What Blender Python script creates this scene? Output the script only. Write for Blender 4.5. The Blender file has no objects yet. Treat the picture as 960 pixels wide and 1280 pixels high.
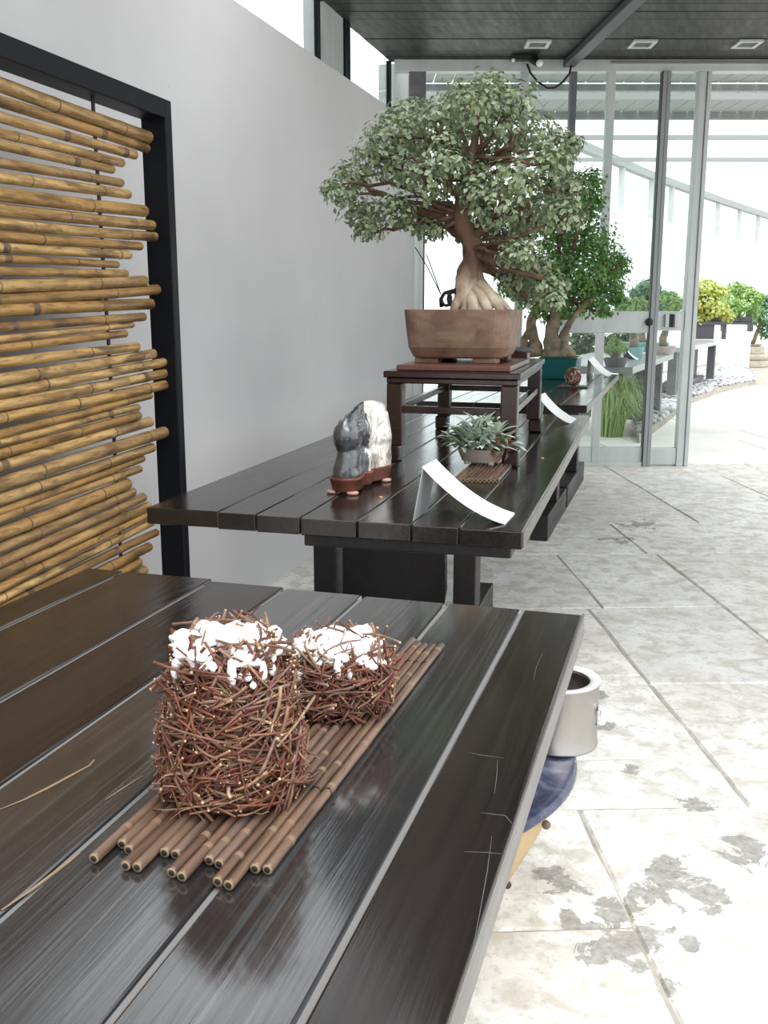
import bpy, bmesh, math, random
from mathutils import Vector, Matrix, Euler, noise
SC = bpy.context.scene
COL = SC.collection
R = random.Random(7)

# ------------------------------------------------------------------ camera
F, CH = 1225.0, 1.10
PITCH = math.atan(252 / 1225.0)
YAW = math.atan(375 / 1250.0)
cam = bpy.data.cameras.new('camera')
cam.sensor_fit = 'HORIZONTAL'
cam.sensor_width = 36.0
cam.lens = F / 960 * 36.0
cam.clip_start = 0.02
co = bpy.data.objects.new('camera', cam)
COL.objects.link(co)
co.location = (0, 0, CH)
co.rotation_euler = (math.pi / 2 - PITCH, 0, YAW)
SC.camera = co
CAM = Vector((0, 0, CH))
VF = Vector((-math.sin(YAW) * math.cos(PITCH), math.cos(YAW) * math.cos(PITCH), -math.sin(PITCH)))
VR = Vector((math.cos(YAW), math.sin(YAW), 0))
VU = VR.cross(VF)

# ------------------------------------------------------------------ sky, light, exposure
w = bpy.data.worlds.new('sky')
SC.world = w
w.use_nodes = True
bg = w.node_tree.nodes['Background']
bg.inputs['Color'].default_value = (0.93, 0.975, 1.0, 1)
bg.inputs['Strength'].default_value = 1.0
sun = bpy.data.lights.new('sun', 'SUN')
sun.energy = 2.2
sun.angle = math.radians(60)
sun.color = (1.0, 1.0, 1.0)
so = bpy.data.objects.new('sun', sun)
COL.objects.link(so)
so.rotation_euler = (math.radians(14), math.radians(16), 0)
vs = SC.view_settings
vs.view_transform = 'Standard'
vs.look = 'None'
vs.gamma = 1.0
vs.use_curve_mapping = False
vs.exposure = 0.9
SC.cycles.max_bounces = 8
SC.cycles.transparent_max_bounces = 16


# ------------------------------------------------------------------ measuring helpers (photo pixel -> point on a real plane)
def ray(x, y):
    return VF + VR * ((x - 480) / F) + VU * ((640 - y) / F)


def at_z(x, y, z):
    d = ray(x, y)
    return CAM + d * ((z - CH) / d.z)


def at_x(x, y, X):
    d = ray(x, y)
    return CAM + d * (X / d.x)


def at_y(x, y, Y):
    d = ray(x, y)
    return CAM + d * (Y / d.y)


def depth(p):
    return (Vector(p) - CAM).dot(VF)


# ------------------------------------------------------------------ objects
OFF = {}


def props(o, label=None, cat=None, group=None, kind=None):
    if label: o['label'] = label
    if cat: o['category'] = cat
    if group: o['group'] = group
    if kind: o['kind'] = kind
    return o


def thing(name, loc, label=None, cat=None, group=None, kind=None):
    o = bpy.data.objects.new(name, None)
    o.empty_display_size = 0.05
    COL.objects.link(o)
    o.location = loc
    OFF[o.name] = Vector(loc)
    return props(o, label, cat, group, kind)


class MB:
    """collects shapes in world coordinates; build() links them as one mesh object"""

    def __init__(s):
        s.v, s.f, s.m = [], [], []

    def add(s, vs_, fs_, mi=0):
        b = len(s.v)
        s.v += [Vector(p) for p in vs_]
        for k, f in enumerate(fs_):
            s.f.append([b + i for i in f])
            s.m.append(mi[k] if isinstance(mi, list) else mi)
        return s

    def box(s, x0, x1, y0, y1, z0, z1, mi=0, rot=0, piv=None):
        vs_ = [Vector((x, y, z)) for z in (z0, z1) for y in (y0, y1) for x in (x0, x1)]
        if rot:
            c = Vector(piv) if piv else Vector(((x0 + x1) / 2, (y0 + y1) / 2, 0))
            m = Matrix.Rotation(rot, 4, 'Z')
            vs_ = [m @ (p - c) + c for p in vs_]
        return s.add(vs_, [(0, 2, 3, 1), (4, 5, 7, 6), (0, 1, 5, 4), (2, 6, 7, 3), (0, 4, 6, 2), (1, 3, 7, 5)], mi)

    def prism(s, poly, z0, z1, mi=0):
        n = len(poly)
        vs_ = [(p[0], p[1], z0) for p in poly] + [(p[0], p[1], z1) for p in poly]
        fs_ = [list(range(n))[::-1], list(range(n, 2 * n))] + [(i, (i + 1) % n, n + (i + 1) % n, n + i) for i in range(n)]
        return s.add(vs_, fs_, mi)

    def beam(s, a, b, wd, ht, mi=0):
        a, b = Vector(a), Vector(b)
        d = (b - a).normalized()
        up = Vector((0, 0, 1)) if abs(d.z) < 0.95 else Vector((0, 1, 0))
        sd = d.cross(up).normalized() * wd / 2
        up = sd.cross(d).normalized() * ht / 2
        vs_ = [p + i * sd + j * up for p in (a, b) for i, j in ((-1, -1), (1, -1), (1, 1), (-1, 1))]
        return s.add(vs_, [(0, 1, 2, 3), (7, 6, 5, 4), (0, 4, 5, 1), (1, 5, 6, 2), (2, 6, 7, 3), (3, 7, 4, 0)], mi)

    def tube(s, pts, rads, n=8, mi=0, cap=None, mids=None):
        pts = [Vector(p) for p in pts]
        if not hasattr(rads, '__len__'): rads = [rads] * len(pts)
        vs_, fs_, ms_ = [], [], []
        ref = None
        for i, p in enumerate(pts):
            d = (pts[min(i + 1, len(pts) - 1)] - pts[max(i - 1, 0)])
            d = d.normalized() if d.length > 1e-9 else Vector((0, 0, 1))
            if ref is None:
                ref = d.orthogonal().normalized()
            ref = (ref - d * ref.dot(d))
            ref = ref.normalized() if ref.length > 1e-6 else d.orthogonal().normalized()
            bi = d.cross(ref)
            for k in range(n):
                a = 2 * math.pi * k / n
                vs_.append(p + (ref * math.cos(a) + bi * math.sin(a)) * rads[i])
        for i in range(len(pts) - 1):
            for k in range(n):
                fs_.append((i * n + k, i * n + (k + 1) % n, (i + 1) * n + (k + 1) % n, (i + 1) * n + k))
                ms_.append(mids[i] if mids else mi)
        fs_.append(list(range(n))[::-1]); ms_.append(mi if cap is None else cap)
        fs_.append(list(range((len(pts) - 1) * n, len(pts) * n))); ms_.append(mi if cap is None else cap)
        return s.add(vs_, fs_, ms_)

    def lathe(s, prof, c, n=32, mi=0, sx=1.0, sy=1.0, rot=0, caps=True):
        vs_, fs_ = [], []
        for r, z in prof:
            for k in range(n):
                a = 2 * math.pi * k / n
                x, y = r * sx * math.cos(a), r * sy * math.sin(a)
                vs_.append((c[0] + x * math.cos(rot) - y * math.sin(rot), c[1] + x * math.sin(rot) + y * math.cos(rot), c[2] + z))
        for i in range(len(prof) - 1):
            for k in range(n):
                fs_.append((i * n + k, i * n + (k + 1) % n, (i + 1) * n + (k + 1) % n, (i + 1) * n + k))
        if caps:
            fs_.append(list(range(n))[::-1])
            fs_.append(list(range((len(prof) - 1) * n, len(prof) * n)))
        return s.add(vs_, fs_, mi)

    def ico(s, c, r, sub=1, mi=0, sc=(1, 1, 1), nz=0.0, nf=3.0):
        vs_, fs_ = ICO[sub]
        out = []
        sd = Vector((R.random() * 50, R.random() * 50, R.random() * 50))
        for p in vs_:
            k = 1 + nz * noise.noise(p * nf + sd)
            out.append((c[0] + p.x * r * sc[0] * k, c[1] + p.y * r * sc[1] * k, c[2] + p.z * r * sc[2] * k))
        return s.add(out, fs_, mi)

    def build(s, name, mats, parent=None, smooth=False, bevel=0, kind=None, label=None, origin=None, link=True):
        if not isinstance(mats, (list, tuple)): mats = [mats]
        off = OFF[parent.name] if parent is not None else Vector((0, 0, 0))
        org = Vector(origin) if origin is not None else off
        me = bpy.data.meshes.new(name)
        me.from_pydata([p - org for p in s.v], [], s.f)
        for m in mats: me.materials.append(m)
        me.polygons.foreach_set('material_index', s.m)
        if smooth: me.polygons.foreach_set('use_smooth', [True] * len(s.f))
        me.update()
        if not link: return me
        o = bpy.data.objects.new(name, me)
        COL.objects.link(o)
        if parent is not None: o.parent = parent
        o.location = org - off if parent is not None else org
        OFF[o.name] = org
        if bevel:
            b = o.modifiers.new('bevel', 'BEVEL')
            b.width = bevel; b.segments = 2; b.limit_method = 'ANGLE'
        if kind: o['kind'] = kind
        if label: o['label'] = label
        return o


def inst(name, mesh, parent, mat):
    """a part that shares its mesh; mat is its world matrix"""
    o = bpy.data.objects.new(name, mesh)
    COL.objects.link(o)
    o.parent = parent
    m = Matrix(mat)
    m.translation = m.translation - OFF[parent.name]
    o.matrix_local = m
    return o


def _ico(sub):
    bm = bmesh.new()
    bmesh.ops.create_icosphere(bm, subdivisions=sub, radius=1)
    r = ([v.co.copy() for v in bm.verts], [[v.index for v in f.verts] for f in bm.faces])
    bm.free()
    return r


ICO = {k: _ico(k) for k in (1, 2, 3, 4)}


# ------------------------------------------------------------------ materials
def mat(name, base=(.5, .5, .5), rough=.5, metal=0.0, spec=.5, coat=0.0):
    m = bpy.data.materials.new(name)
    m.use_nodes = True
    p = m.node_tree.nodes['Principled BSDF']
    p.inputs['Base Color'].default_value = (*base, 1)
    p.inputs['Roughness'].default_value = rough
    p.inputs['Metallic'].default_value = metal
    p.inputs['Specular IOR Level'].default_value = spec
    p.inputs['Coat Weight'].default_value = coat
    p.inputs['Coat Roughness'].default_value = .10
    return m


class NT:
    def __init__(s, m):
        s.t = m.node_tree; s.p = s.t.nodes['Principled BSDF']; s.l = s.t.links

    def n(s, typ, **kw):
        x = s.t.nodes.new(typ)
        for k, v in kw.items(): setattr(x, k, v)
        return x

    def coord(s, scale=(1, 1, 1), src='Object', rnd=0.0):
        tc = s.n('ShaderNodeTexCoord')
        mp = s.n('ShaderNodeMapping')
        mp.inputs['Scale'].default_value = scale
        s.l.new(tc.outputs[src], mp.inputs['Vector'])
        if rnd:
            oi = s.n('ShaderNodeObjectInfo')
            mu = s.n('ShaderNodeMath', operation='MULTIPLY'); mu.inputs[1].default_value = rnd
            s.l.new(oi.outputs['Random'], mu.inputs[0])
            s.l.new(mu.outputs[0], mp.inputs['Location'])
        return mp.outputs[0]

    def noise(s, vec, scale=5, detail=4, rough=.55, dist=0.0):
        x = s.n('ShaderNodeTexNoise')
        x.inputs['Scale'].default_value = scale; x.inputs['Detail'].default_value = detail
        x.inputs['Roughness'].default_value = rough; x.inputs['Distortion'].default_value = dist
        s.l.new(vec, x.inputs['Vector'])
        return x.outputs['Fac']

    def ramp(s, fac, stops):
        r = s.n('ShaderNodeValToRGB')
        e = r.color_ramp.elements
        while len(e) < len(stops): e.new(0.5)
        for k, (pos, c) in enumerate(stops):
            e[k].position = pos
            e[k].color = (*c, 1) if hasattr(c, '__len__') else (c, c, c, 1)
        s.l.new(fac, r.inputs[0])
        return r.outputs[0]

    def mix(s, fac, a, b, mode='MIX'):
        x = s.n('ShaderNodeMix', data_type='RGBA', blend_type=mode)
        for i, v in ((0, fac), (6, a), (7, b)):
            if hasattr(v, 'is_linked') or isinstance(v, bpy.types.NodeSocket): s.l.new(v, x.inputs[i])
            elif hasattr(v, '__len__'): x.inputs[i].default_value = (*v, 1)
            else: x.inputs[i].default_value = v
        return x.outputs[2]

    def bump(s, h, strength=.3, dist=.01):
        b = s.n('ShaderNodeBump')
        b.inputs['Strength'].default_value = strength; b.inputs['Distance'].default_value = dist
        s.l.new(h, b.inputs['Height'])
        s.l.new(b.outputs[0], s.p.inputs['Normal'])

    def set(s, name, sock): s.l.new(sock, s.p.inputs[name])

    def rnd(s, src='object'):
        if src == 'object': return s.n('ShaderNodeObjectInfo').outputs['Random']
        return s.n('ShaderNodeNewGeometry').outputs['Random Per Island']


def dark_wood(name, c0, c1, rough=(.22, .42), bump=.25, grain=(90, 3.0, 90), coat=.0, spec=.5, streak=False):
    m = mat(name, rough=.3, spec=spec, coat=coat)
    t = NT(m)
    v = t.coord(grain, rnd=37.0)
    g = t.noise(v, 1.0, 5, .6, .6)
    big = t.noise(t.coord((6, 1.2, 6), rnd=11.0), 1.0, 3, .5, .3)
    c = t.ramp(g, [(.3, c0), (.72, c1)])
    c = t.mix(t.ramp(big, [(.35, 0.0), (.75, .55)]), c, tuple(min(1, x * 1.5 + .002) for x in c1))
    if streak:   # pale worn ridges of the grain, colour also making up the sheen
        sn = t.noise(t.coord((210, 2.6, 210), rnd=3.0), 1, 4, .6, .3)
        sp_ = t.noise(t.coord((9, 2.0, 9), rnd=7.0), 1, 3, .6)
        c = t.mix(t.mix(1.0, t.ramp(sn, [(.50, 0.0), (.68, .75)]), t.ramp(sp_, [(.38, .15), (.62, 1.0)]), 'MULTIPLY'), c, (.075, .080, .088))
    t.set('Base Color', c)
    t.set('Roughness', t.ramp(t.noise(t.coord((25, 2.5, 25), rnd=5.0), 1, 4, .6), [(.3, rough[0]), (.75, rough[1])]))
    t.bump(g, bump, .004)
    return m


M = {}
M['plank'] = dark_wood('stained_plank', (.006, .005, .005), (.019, .014, .012), rough=(.08, .22), bump=.07, spec=.55)
M['plank_worn'] = dark_wood('worn_stained_plank', (.008, .008, .009), (.026, .024, .024), rough=(.08, .20), bump=.16, grain=(95, 1.9, 95), spec=.85, coat=1.0, streak=True)
M['table_leg'] = dark_wood('black_timber', (.006, .006, .007), (.018, .015, .015), rough=(.35, .55), bump=.15)
M['table_edge'] = dark_wood('worn_edge_timber', (.05, .045, .043), (.13, .115, .105), rough=(.25, .4), bump=.15)  # worn edge, made paler for the light bouncing onto it
M['rosewood'] = dark_wood('rosewood', (.006, .003, .003), (.026, .008, .007), rough=(.12, .25), bump=.08, spec=.6)
M['redwood'] = dark_wood('red_board', (.045, .016, .012), (.11, .038, .027), rough=(.3, .45), bump=.1)
M['ceil'] = dark_wood('ceiling_timber', (.0035, .0035, .0035), (.015, .0135, .012), rough=(.45, .65), bump=.2, grain=(2.0, 60, 60))
M['black_frame'] = mat('black_painted_timber', (.004, .0045, .007), .5, spec=.22)
M['dust'] = mat('dusty_joint', (.155, .15, .148), .9)  # joint strip colour, paler than the planks
M['dust_dark'] = mat('dark_joint', (.16, .15, .15), .8)
M['scuff'] = mat('chalky_scuff', (.085, .088, .09), .8)
M['tanwear'] = mat('bare_tan_wood', (.22, .15, .09), .8)
M['black'] = mat('matt_black', (.01, .01, .01), .6)
M['wire'] = mat('dark_wire', (.03, .028, .03), .5, .6)
M['white_card'] = mat('white_card', (.93, .93, .93), .6)
M['grey_metal'] = mat('grey_card_back', (.36, .36, .37), .5)
M['teal'] = mat('teal_glaze', (.012, .12, .115), .15, coat=.4)
M['steel'] = mat('tin_steel', (.40, .375, .355), .30, 1.0)
M['brass'] = mat('brass_stud', (.6, .32, .10), .4, .3)
M['white_paint'] = mat('white_painted_render', (.85, .86, .86), .8)
M['roof_white'] = mat('grey_white_roof_metal', (.30, .32, .315), .6)
M['cloudy'] = mat('white_plastic', (.85, .85, .85), .4)


def plaster():
    m = mat('grey_plaster', (.5, .5, .5), .92, spec=.2)
    t = NT(m)
    n1 = t.noise(t.coord((1, 1, 1)), 1.3, 4, .6)
    n2 = t.noise(t.coord((1, 1, 1)), 140, 2, .7)
    c = t.ramp(n1, [(.3, (.53, .52, .525)), (.7, (.585, .575, .58))])
    sp = t.ramp(t.noise(t.coord((1, 1, .6)), 26, 2, .5), [(.20, 0.8), (.235, 1.0)])
    t.set('Base Color', t.mix(1.0, c, sp, 'MULTIPLY'))
    t.bump(n2, .12, .002)
    return m


def metal_paint():
    m = mat('grey_painted_aluminium', (.42, .45, .44), .4)
    t = NT(m)
    n = t.noise(t.coord((3, 3, .8)), 3, 4, .6)
    t.set('Base Color', t.ramp(n, [(.3, (.44, .475, .465)), (.7, (.54, .57, .56))]))
    return m


def stone_floor():
    m = mat('weathered_flagstone', (.6, .58, .54), .75, spec=.3)
    t = NT(m)
    tint = t.ramp(t.rnd(), [(0, (.70, .70, .68)), (.35, (.76, .755, .73)), (.7, (.73, .70, .665)), (1, (.80, .80, .78))])
    v = t.coord((1, 1, 1), 'Object', rnd=23.0)
    n1 = t.noise(v, 2.6, 6, .62, .8)
    n2 = t.noise(v, 14, 6, .65, .4)
    c = t.mix(t.ramp(n1, [(.38, .55), (.60, 0.0)]), tint, (.52, .50, .465))
    c = t.mix(t.ramp(n2, [(.38, .75), (.55, 0.0)]), c, (.44, .41, .35))
    n3 = t.noise(v, 46, 3, .7)
    c = t.mix(t.ramp(n3, [(.34, .45), (.45, 0.0)]), c, (.34, .33, .31))
    # damp-looking dark stains with ragged outlines, where they lie on the paving
    g = t.n('ShaderNodeNewGeometry')
    st = None
    rag = t.noise(g.outputs['Position'], 13, 6, .7, .8)
    spots = []
    for px, py, r in ((825, 1105, .085), (775, 1140, .06), (852, 1088, .06), (715, 1105, .055), (930, 1068, .075), (765, 1185, .06), (868, 1000, .05), (805, 1170, .06), (745, 1160, .04), (835, 1235, .03),
                      (800, 1205, .03), (790, 960, .04), (745, 868, .05), (755, 905, .04), (900, 1140, .05), (885, 1120, .05), (690, 1090, .04), (800, 655, .13), (770, 675, .10), (715, 1150, .03), (750, 1195, .04), (860, 1180, .03)):
        q = at_z(px, py, 0)
        spots.append(((q.x, q.y), r))
    for (sx, sy), r in spots:
        d = t.n('ShaderNodeVectorMath', operation='DISTANCE')
        d.inputs[1].default_value = (sx, sy, 0)
        t.l.new(g.outputs['Position'], d.inputs[0])
        k = t.n('ShaderNodeMath', operation='MULTIPLY_ADD')
        k.inputs[1].default_value = -1.0 / r; k.inputs[2].default_value = 1.0
        t.l.new(d.outputs['Value'], k.inputs[0])
        if st is None: st = k.outputs[0]
        else:
            x = t.n('ShaderNodeMath', operation='MAXIMUM'); t.l.new(st, x.inputs[0]); t.l.new(k.outputs[0], x.inputs[1]); st = x.outputs[0]
    a = t.n('ShaderNodeMath', operation='MULTIPLY_ADD'); a.inputs[1].default_value = .9
    t.l.new(st, a.inputs[0])
    b = t.n('ShaderNodeMath', operation='MULTIPLY_ADD'); b.inputs[1].default_value = 4.2; b.inputs[2].default_value = -2.1
    t.l.new(rag, b.inputs[0]); t.l.new(b.outputs[0], a.inputs[2])
    c = t.mix(t.ramp(a.outputs[0], [(.29, 0.0), (.46, .82)]), c, t.ramp(t.noise(g.outputs['Position'], 55, 5, .7), [(.3, (.13, .12, .11)), (.65, (.33, .315, .29))]))
    t.set('Base Color', c)
    t.bump(n2, .5, .006)
    return m


def foliage(name, cols, trans=.3):
    m = mat(name, rough=.5, spec=.35)
    t = NT(m)
    st = [(i / max(1, len(cols) - 1), c) for i, c in enumerate(cols)]
    c = t.ramp(t.rnd('island'), st)
    t.set('Base Color', c)
    out = t.t.nodes['Material Output']
    tr = t.n('ShaderNodeBsdfTranslucent')
    t.l.new(c, tr.inputs['Color'])
    mx = t.n('ShaderNodeMixShader'); mx.inputs[0].default_value = trans
    t.l.new(t.p.outputs[0], mx.inputs[1]); t.l.new(tr.outputs[0], mx.inputs[2])
    t.l.new(mx.outputs[0], out.inputs['Surface'])
    return m


def glass():
    m = mat('window_glass')
    t = NT(m)
    out = t.t.nodes['Material Output']
    tr = t.n('ShaderNodeBsdfTransparent'); tr.inputs[0].default_value = (.93, .96, .95, 1)
    gl = t.n('ShaderNodeBsdfGlossy'); gl.inputs['Roughness'].default_value = .03
    fr = t.n('ShaderNodeFresnel')
    geo = t.n('ShaderNodeNewGeometry')      # same index seen from either face of the pane
    io = t.n('ShaderNodeMath', operation='MULTIPLY_ADD'); io.inputs[1].default_value = 1 / 1.3 - 1.3; io.inputs[2].default_value = 1.3
    t.l.new(geo.outputs['Backfacing'], io.inputs[0]); t.l.new(io.outputs[0], fr.inputs[0])
    mx = t.n('ShaderNodeMixShader')
    t.l.new(fr.outputs[0], mx.inputs[0]); t.l.new(tr.outputs[0], mx.inputs[1]); t.l.new(gl.outputs[0], mx.inputs[2])
    t.l.new(mx.outputs[0], out.inputs['Surface'])
    return m


def mottled(name, stops, scale=8, rough=.7, bump=.2, vec=(1, 1, 1), rnd=0.0, dist=.5, spec=.4, det=5):
    m = mat(name, rough=rough, spec=spec)
    t = NT(m)
    n = t.noise(t.coord(vec, rnd=rnd), scale, det, .6, dist)
    t.set('Base Color', t.ramp(n, stops))
    if bump: t.bump(n, bump, .005)
    return m


def per_object(name, cols, rough=.6, nz=.35, vec=(40, 40, 40), spec=.4):
    m = mat(name, rough=rough, spec=spec)
    t = NT(m)
    c = t.ramp(t.rnd(), [(i / (len(cols) - 1), k) for i, k in enumerate(cols)])
    n = t.noise(t.coord(vec, rnd=19.0), 1, 4, .6)
    t.set('Base Color', t.mix(t.ramp(n, [(.35, nz), (.6, 0.0)]), c, tuple(x * .35 for x in cols[0])))
    return m


M['wall'] = plaster()
M['alu'] = metal_paint()
M['stone'] = stone_floor()
M['glass'] = glass()
M['mortar'] = mottled('sandy_mortar', [(.3, (.26, .235, .20)), (.7, (.44, .41, .36))], 12, .9)
M['path'] = mottled('pale_concrete', [(.3, (.66, .65, .60)), (.7, (.78, .77, .73))], 2, .9, 0)
M['leaf_grey'] = foliage('grey_green_leaf', [(.14, .185, .095), (.22, .28, .16), (.31, .37, .235), (.17, .235, .09), (.44, .49, .35), (.26, .32, .19)], .22)
M['leaf_bright'] = foliage('bright_green_leaf', [(.07, .17, .055), (.14, .29, .09), (.22, .41, .14), (.11, .23, .07), (.28, .44, .13)], .42)
M['leaf_gold'] = foliage('golden_maple_leaf', [(.50, .60, .14), (.62, .62, .20), (.34, .50, .12), (.66, .56, .16)], .35)
M['leaf_pine'] = foliage('blue_green_leaf', [(.10, .24, .14), (.16, .30, .16), (.12, .22, .10)], .25)
M['leaf_light'] = foliage('light_green_leaf', [(.22, .42, .12), (.35, .52, .18), (.28, .40, .12)], .35)
M['grass'] = foliage('lime_grass', [(.40, .56, .20), (.52, .68, .28), (.66, .76, .42), (.30, .46, .14)], .4)
M['dark_hedge'] = foliage('dark_shrub_leaf', [(.03, .07, .025), (.05, .10, .03), (.10, .15, .05)], .2)
def bark():
    m = mat('pale_flaking_bark', rough=.85)
    t = NT(m)
    n = t.noise(t.coord((1, 1, .5)), 11, 5, .6, .9)
    pale = t.ramp(n, [(.30, (.22, .13, .085)), (.46, (.48, .36, .26)), (.62, (.70, .61, .48))])
    brown = t.ramp(n, [(.3, (.07, .038, .024)), (.65, (.23, .135, .085))])
    g = t.n('ShaderNodeNewGeometry'); sep = t.n('ShaderNodeSeparateXYZ'); t.l.new(g.outputs['Position'], sep.inputs[0])
    a = t.n('ShaderNodeMath', operation='MULTIPLY_ADD'); a.inputs[1].default_value = 4.0; a.inputs[2].default_value = -4.72     # the old bark starts part-way up the trunk
    t.l.new(sep.outputs['Z'], a.inputs[0])
    b = t.n('ShaderNodeMath', operation='ADD'); t.l.new(a.outputs[0], b.inputs[0]); t.l.new(n, b.inputs[1])
    t.set('Base Color', t.mix(t.ramp(b.outputs[0], [(.45, 0.0), (.62, 1.0)]), pale, brown))
    t.bump(n, .5, .005)
    return m


M['bark'] = bark()
M['bark_dark'] = mottled('brown_branch_bark', [(.3, (.06, .032, .02)), (.7, (.20, .12, .08))], 30, .85, .4)
M['bark_grey'] = mottled('old_grey_bark', [(.3, (.08, .06, .04)), (.7, (.36, .29, .2))], 14, .85, .5)
M['soil'] = mottled('dark_soil', [(.3, (.03, .022, .015)), (.7, (.10, .075, .05))], 60, .95, .6)
M['pot_brown'] = mottled('unglazed_brown_clay', [(.30, (.11, .060, .040)), (.50, (.175, .105, .07)), (.72, (.25, .16, .11))], 13, .62, .12, (1, 1, 1.4), dist=.6)
M['pot_beige'] = mottled('beige_stoneware', [(.3, (.38, .34, .29)), (.7, (.48, .43, .37))], 12, .55, .1)
M['red_clay'] = mottled('red_brown_stand_wood', [(.3, (.085, .026, .018)), (.7, (.16, .055, .038))], 14, .35, .08)
M['clay_light'] = mat('worn_pink_foot', (.48, .27, .22), .5)  # stand feet, paler than the stand body
def bamboo_mat():
    m = mat('golden_bamboo', rough=.35, spec=.45)
    t = NT(m)
    cols = [(.25, .14, .052), (.36, .215, .078), (.46, .30, .12), (.32, .18, .058), (.40, .235, .078), (.50, .325, .13), (.28, .175, .08)]
    c = t.ramp(t.rnd(), [(i / (len(cols) - 1), k) for i, k in enumerate(cols)])
    n1 = t.noise(t.coord((55, 7, 55), rnd=19.0), 1, 5, .65, .6)
    n2 = t.noise(t.coord((18, 5, 18), rnd=29.0), 1, 3, .6, .4)
    n3 = t.noise(t.coord((160, 22, 160), rnd=9.0), 1, 3, .7)
    c = t.mix(t.ramp(n1, [(.40, .75), (.58, 0.0)]), c, (.15, .08, .03))
    c = t.mix(t.ramp(n2, [(.55, 0.0), (.66, .8)]), c, (.085, .046, .024))
    c = t.mix(t.ramp(n3, [(.33, .7), (.44, 0.0)]), c, (.09, .05, .025))
    t.set('Base Color', c)
    t.bump(n1, .15, .003)
    return m


M['bamboo'] = bamboo_mat()
M['bamboo_node'] = mottled('dark_bamboo_node', [(.3, (.05, .035, .03)), (.7, (.22, .13, .06))], 30, .5, 0)
M['cane'] = per_object('weathered_cane', [(.085, .045, .030), (.13, .075, .05), (.19, .12, .082), (.11, .06, .036), (.15, .10, .075)], .38, .75, (90, 9, 90))
M['cane_node'] = mat('cane_node', (.19, .12, .075), .6)
M['cut'] = mat('cut_cane_end', (.27, .19, .11), .8)
M['hollow'] = mat('hollow_dark', (.02, .015, .012), .9)
M['twig'] = per_object('red_brown_twig', [(.12, .032, .022), (.20, .065, .042), (.20, .12, .085), (.36, .22, .13), (.17, .05, .035), (.27, .175, .14), (.10, .03, .022), (.42, .29, .18)], .55, .5, (120, 120, 120))
M['twig_end'] = mat('cut_twig_end', (.62, .47, .27), .8)
M['cotton'] = mat('white_cotton', (.95, .95, .95), 1.0, spec=.05)
M['succulent'] = per_object('silver_green_leaf', [(.28, .35, .26), (.46, .54, .45), (.64, .70, .62), (.38, .46, .35), (.55, .62, .53)], .5, .2, (30, 30, 30))
M['dead_leaf'] = mottled('dry_brown_leaf', [(.3, (.08, .03, .02)), (.7, (.22, .10, .06))], 30, .8, 0)
M['blue_glaze'] = mottled('blue_grey_glaze', [(.3, (.015, .018, .035)), (.52, (.05, .055, .095)), (.66, (.13, .135, .19)), (.8, (.38, .38, .44))], 16, .12, .05, dist=.8)
M['tan_glaze'] = mottled('tan_stoneware', [(.3, (.40, .27, .12)), (.7, (.58, .42, .22))], 10, .5, .1)
M['boss'] = mat('dark_boss', (.16, .11, .08), .4)
M['gravel'] = foliage('grey_gravel', [(.20, .21, .23), (.42, .43, .44), (.62, .62, .62), (.30, .30, .32)], 0.0)
M['grey_timber'] = mottled('grey_weathered_timber', [(.3, (.10, .10, .11)), (.7, (.17, .17, .18))], 8, .6, .1)
M['grey_top'] = mat('pale_wet_table_top', (.32, .33, .34), .25)  # glare on the outside table tops put into a pale colour
M['step_stone'] = mottled('sandstone_step', [(.3, (.38, .34, .27)), (.7, (.56, .52, .43))], 10, .85, .2)
M['dark_box'] = mat('dark_grey_box', (.07, .07, .08), .5)
M['pale_teal'] = mat('pale_teal_glaze', (.18, .36, .36), .3)


def rock_mat():
    m = mat('banded_viewing_stone', rough=.10, spec=.8, coat=.6)
    t = NT(m)
    v = t.coord((1, 1, 1))
    sep = t.n('ShaderNodeSeparateXYZ'); t.l.new(v, sep.inputs[0])
    n = t.noise(t.coord((22, 22, 14)), 1, 3, .6, 1.2)
    a = t.n('ShaderNodeMath', operation='MULTIPLY_ADD'); a.inputs[1].default_value = 12.0; a.inputs[2].default_value = -.02
    sx = t.n('ShaderNodeMath', operation='MULTIPLY_ADD'); sx.inputs[1].default_value = .9
    t.l.new(sep.outputs['X'], sx.inputs[0]); t.l.new(sep.outputs['Y'], sx.inputs[2]); t.l.new(sx.outputs[0], a.inputs[0])
    b = t.n('ShaderNodeMath', operation='ADD'); t.l.new(a.outputs[0], b.inputs[0]); t.l.new(n, b.inputs[1])
    white = t.ramp(t.noise(t.coord((40, 40, 26)), 1, 5, .65, 1.5), [(.30, (.10, .085, .075)), (.40, (.42, .36, .30)), (.5, (.80, .76, .70)), (.62, (.86, .82, .76)), (.74, (.36, .33, .30))])
    grey = t.ramp(t.noise(t.coord((12, 12, 30)), 1, 4, .6, .5), [(.3, (.025, .03, .033)), (.7, (.075, .08, .085))])
    t.set('Base Color', t.mix(t.ramp(b.outputs[0], [(.50, 0.0), (.58, 1.0)]), grey, white))
    t.bump(t.noise(t.coord((60, 60, 40)), 1, 4, .6, 1.0), .3, .006)
    return m


M['rock'] = rock_mat()
M['alu_dark'] = mat('mid_grey_aluminium', (.27, .29, .29), .4)
M['chip'] = per_object('speckled_chip', [(.18, .05, .04), (.40, .24, .20), (.75, .66, .62), (.12, .04, .03), (.55, .38, .33)], .7, .2)
M['rim'] = mat('bright_tin_rim', (.86, .85, .83), .5, .35)  # sky glare on the can's rim put into a paler colour

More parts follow.
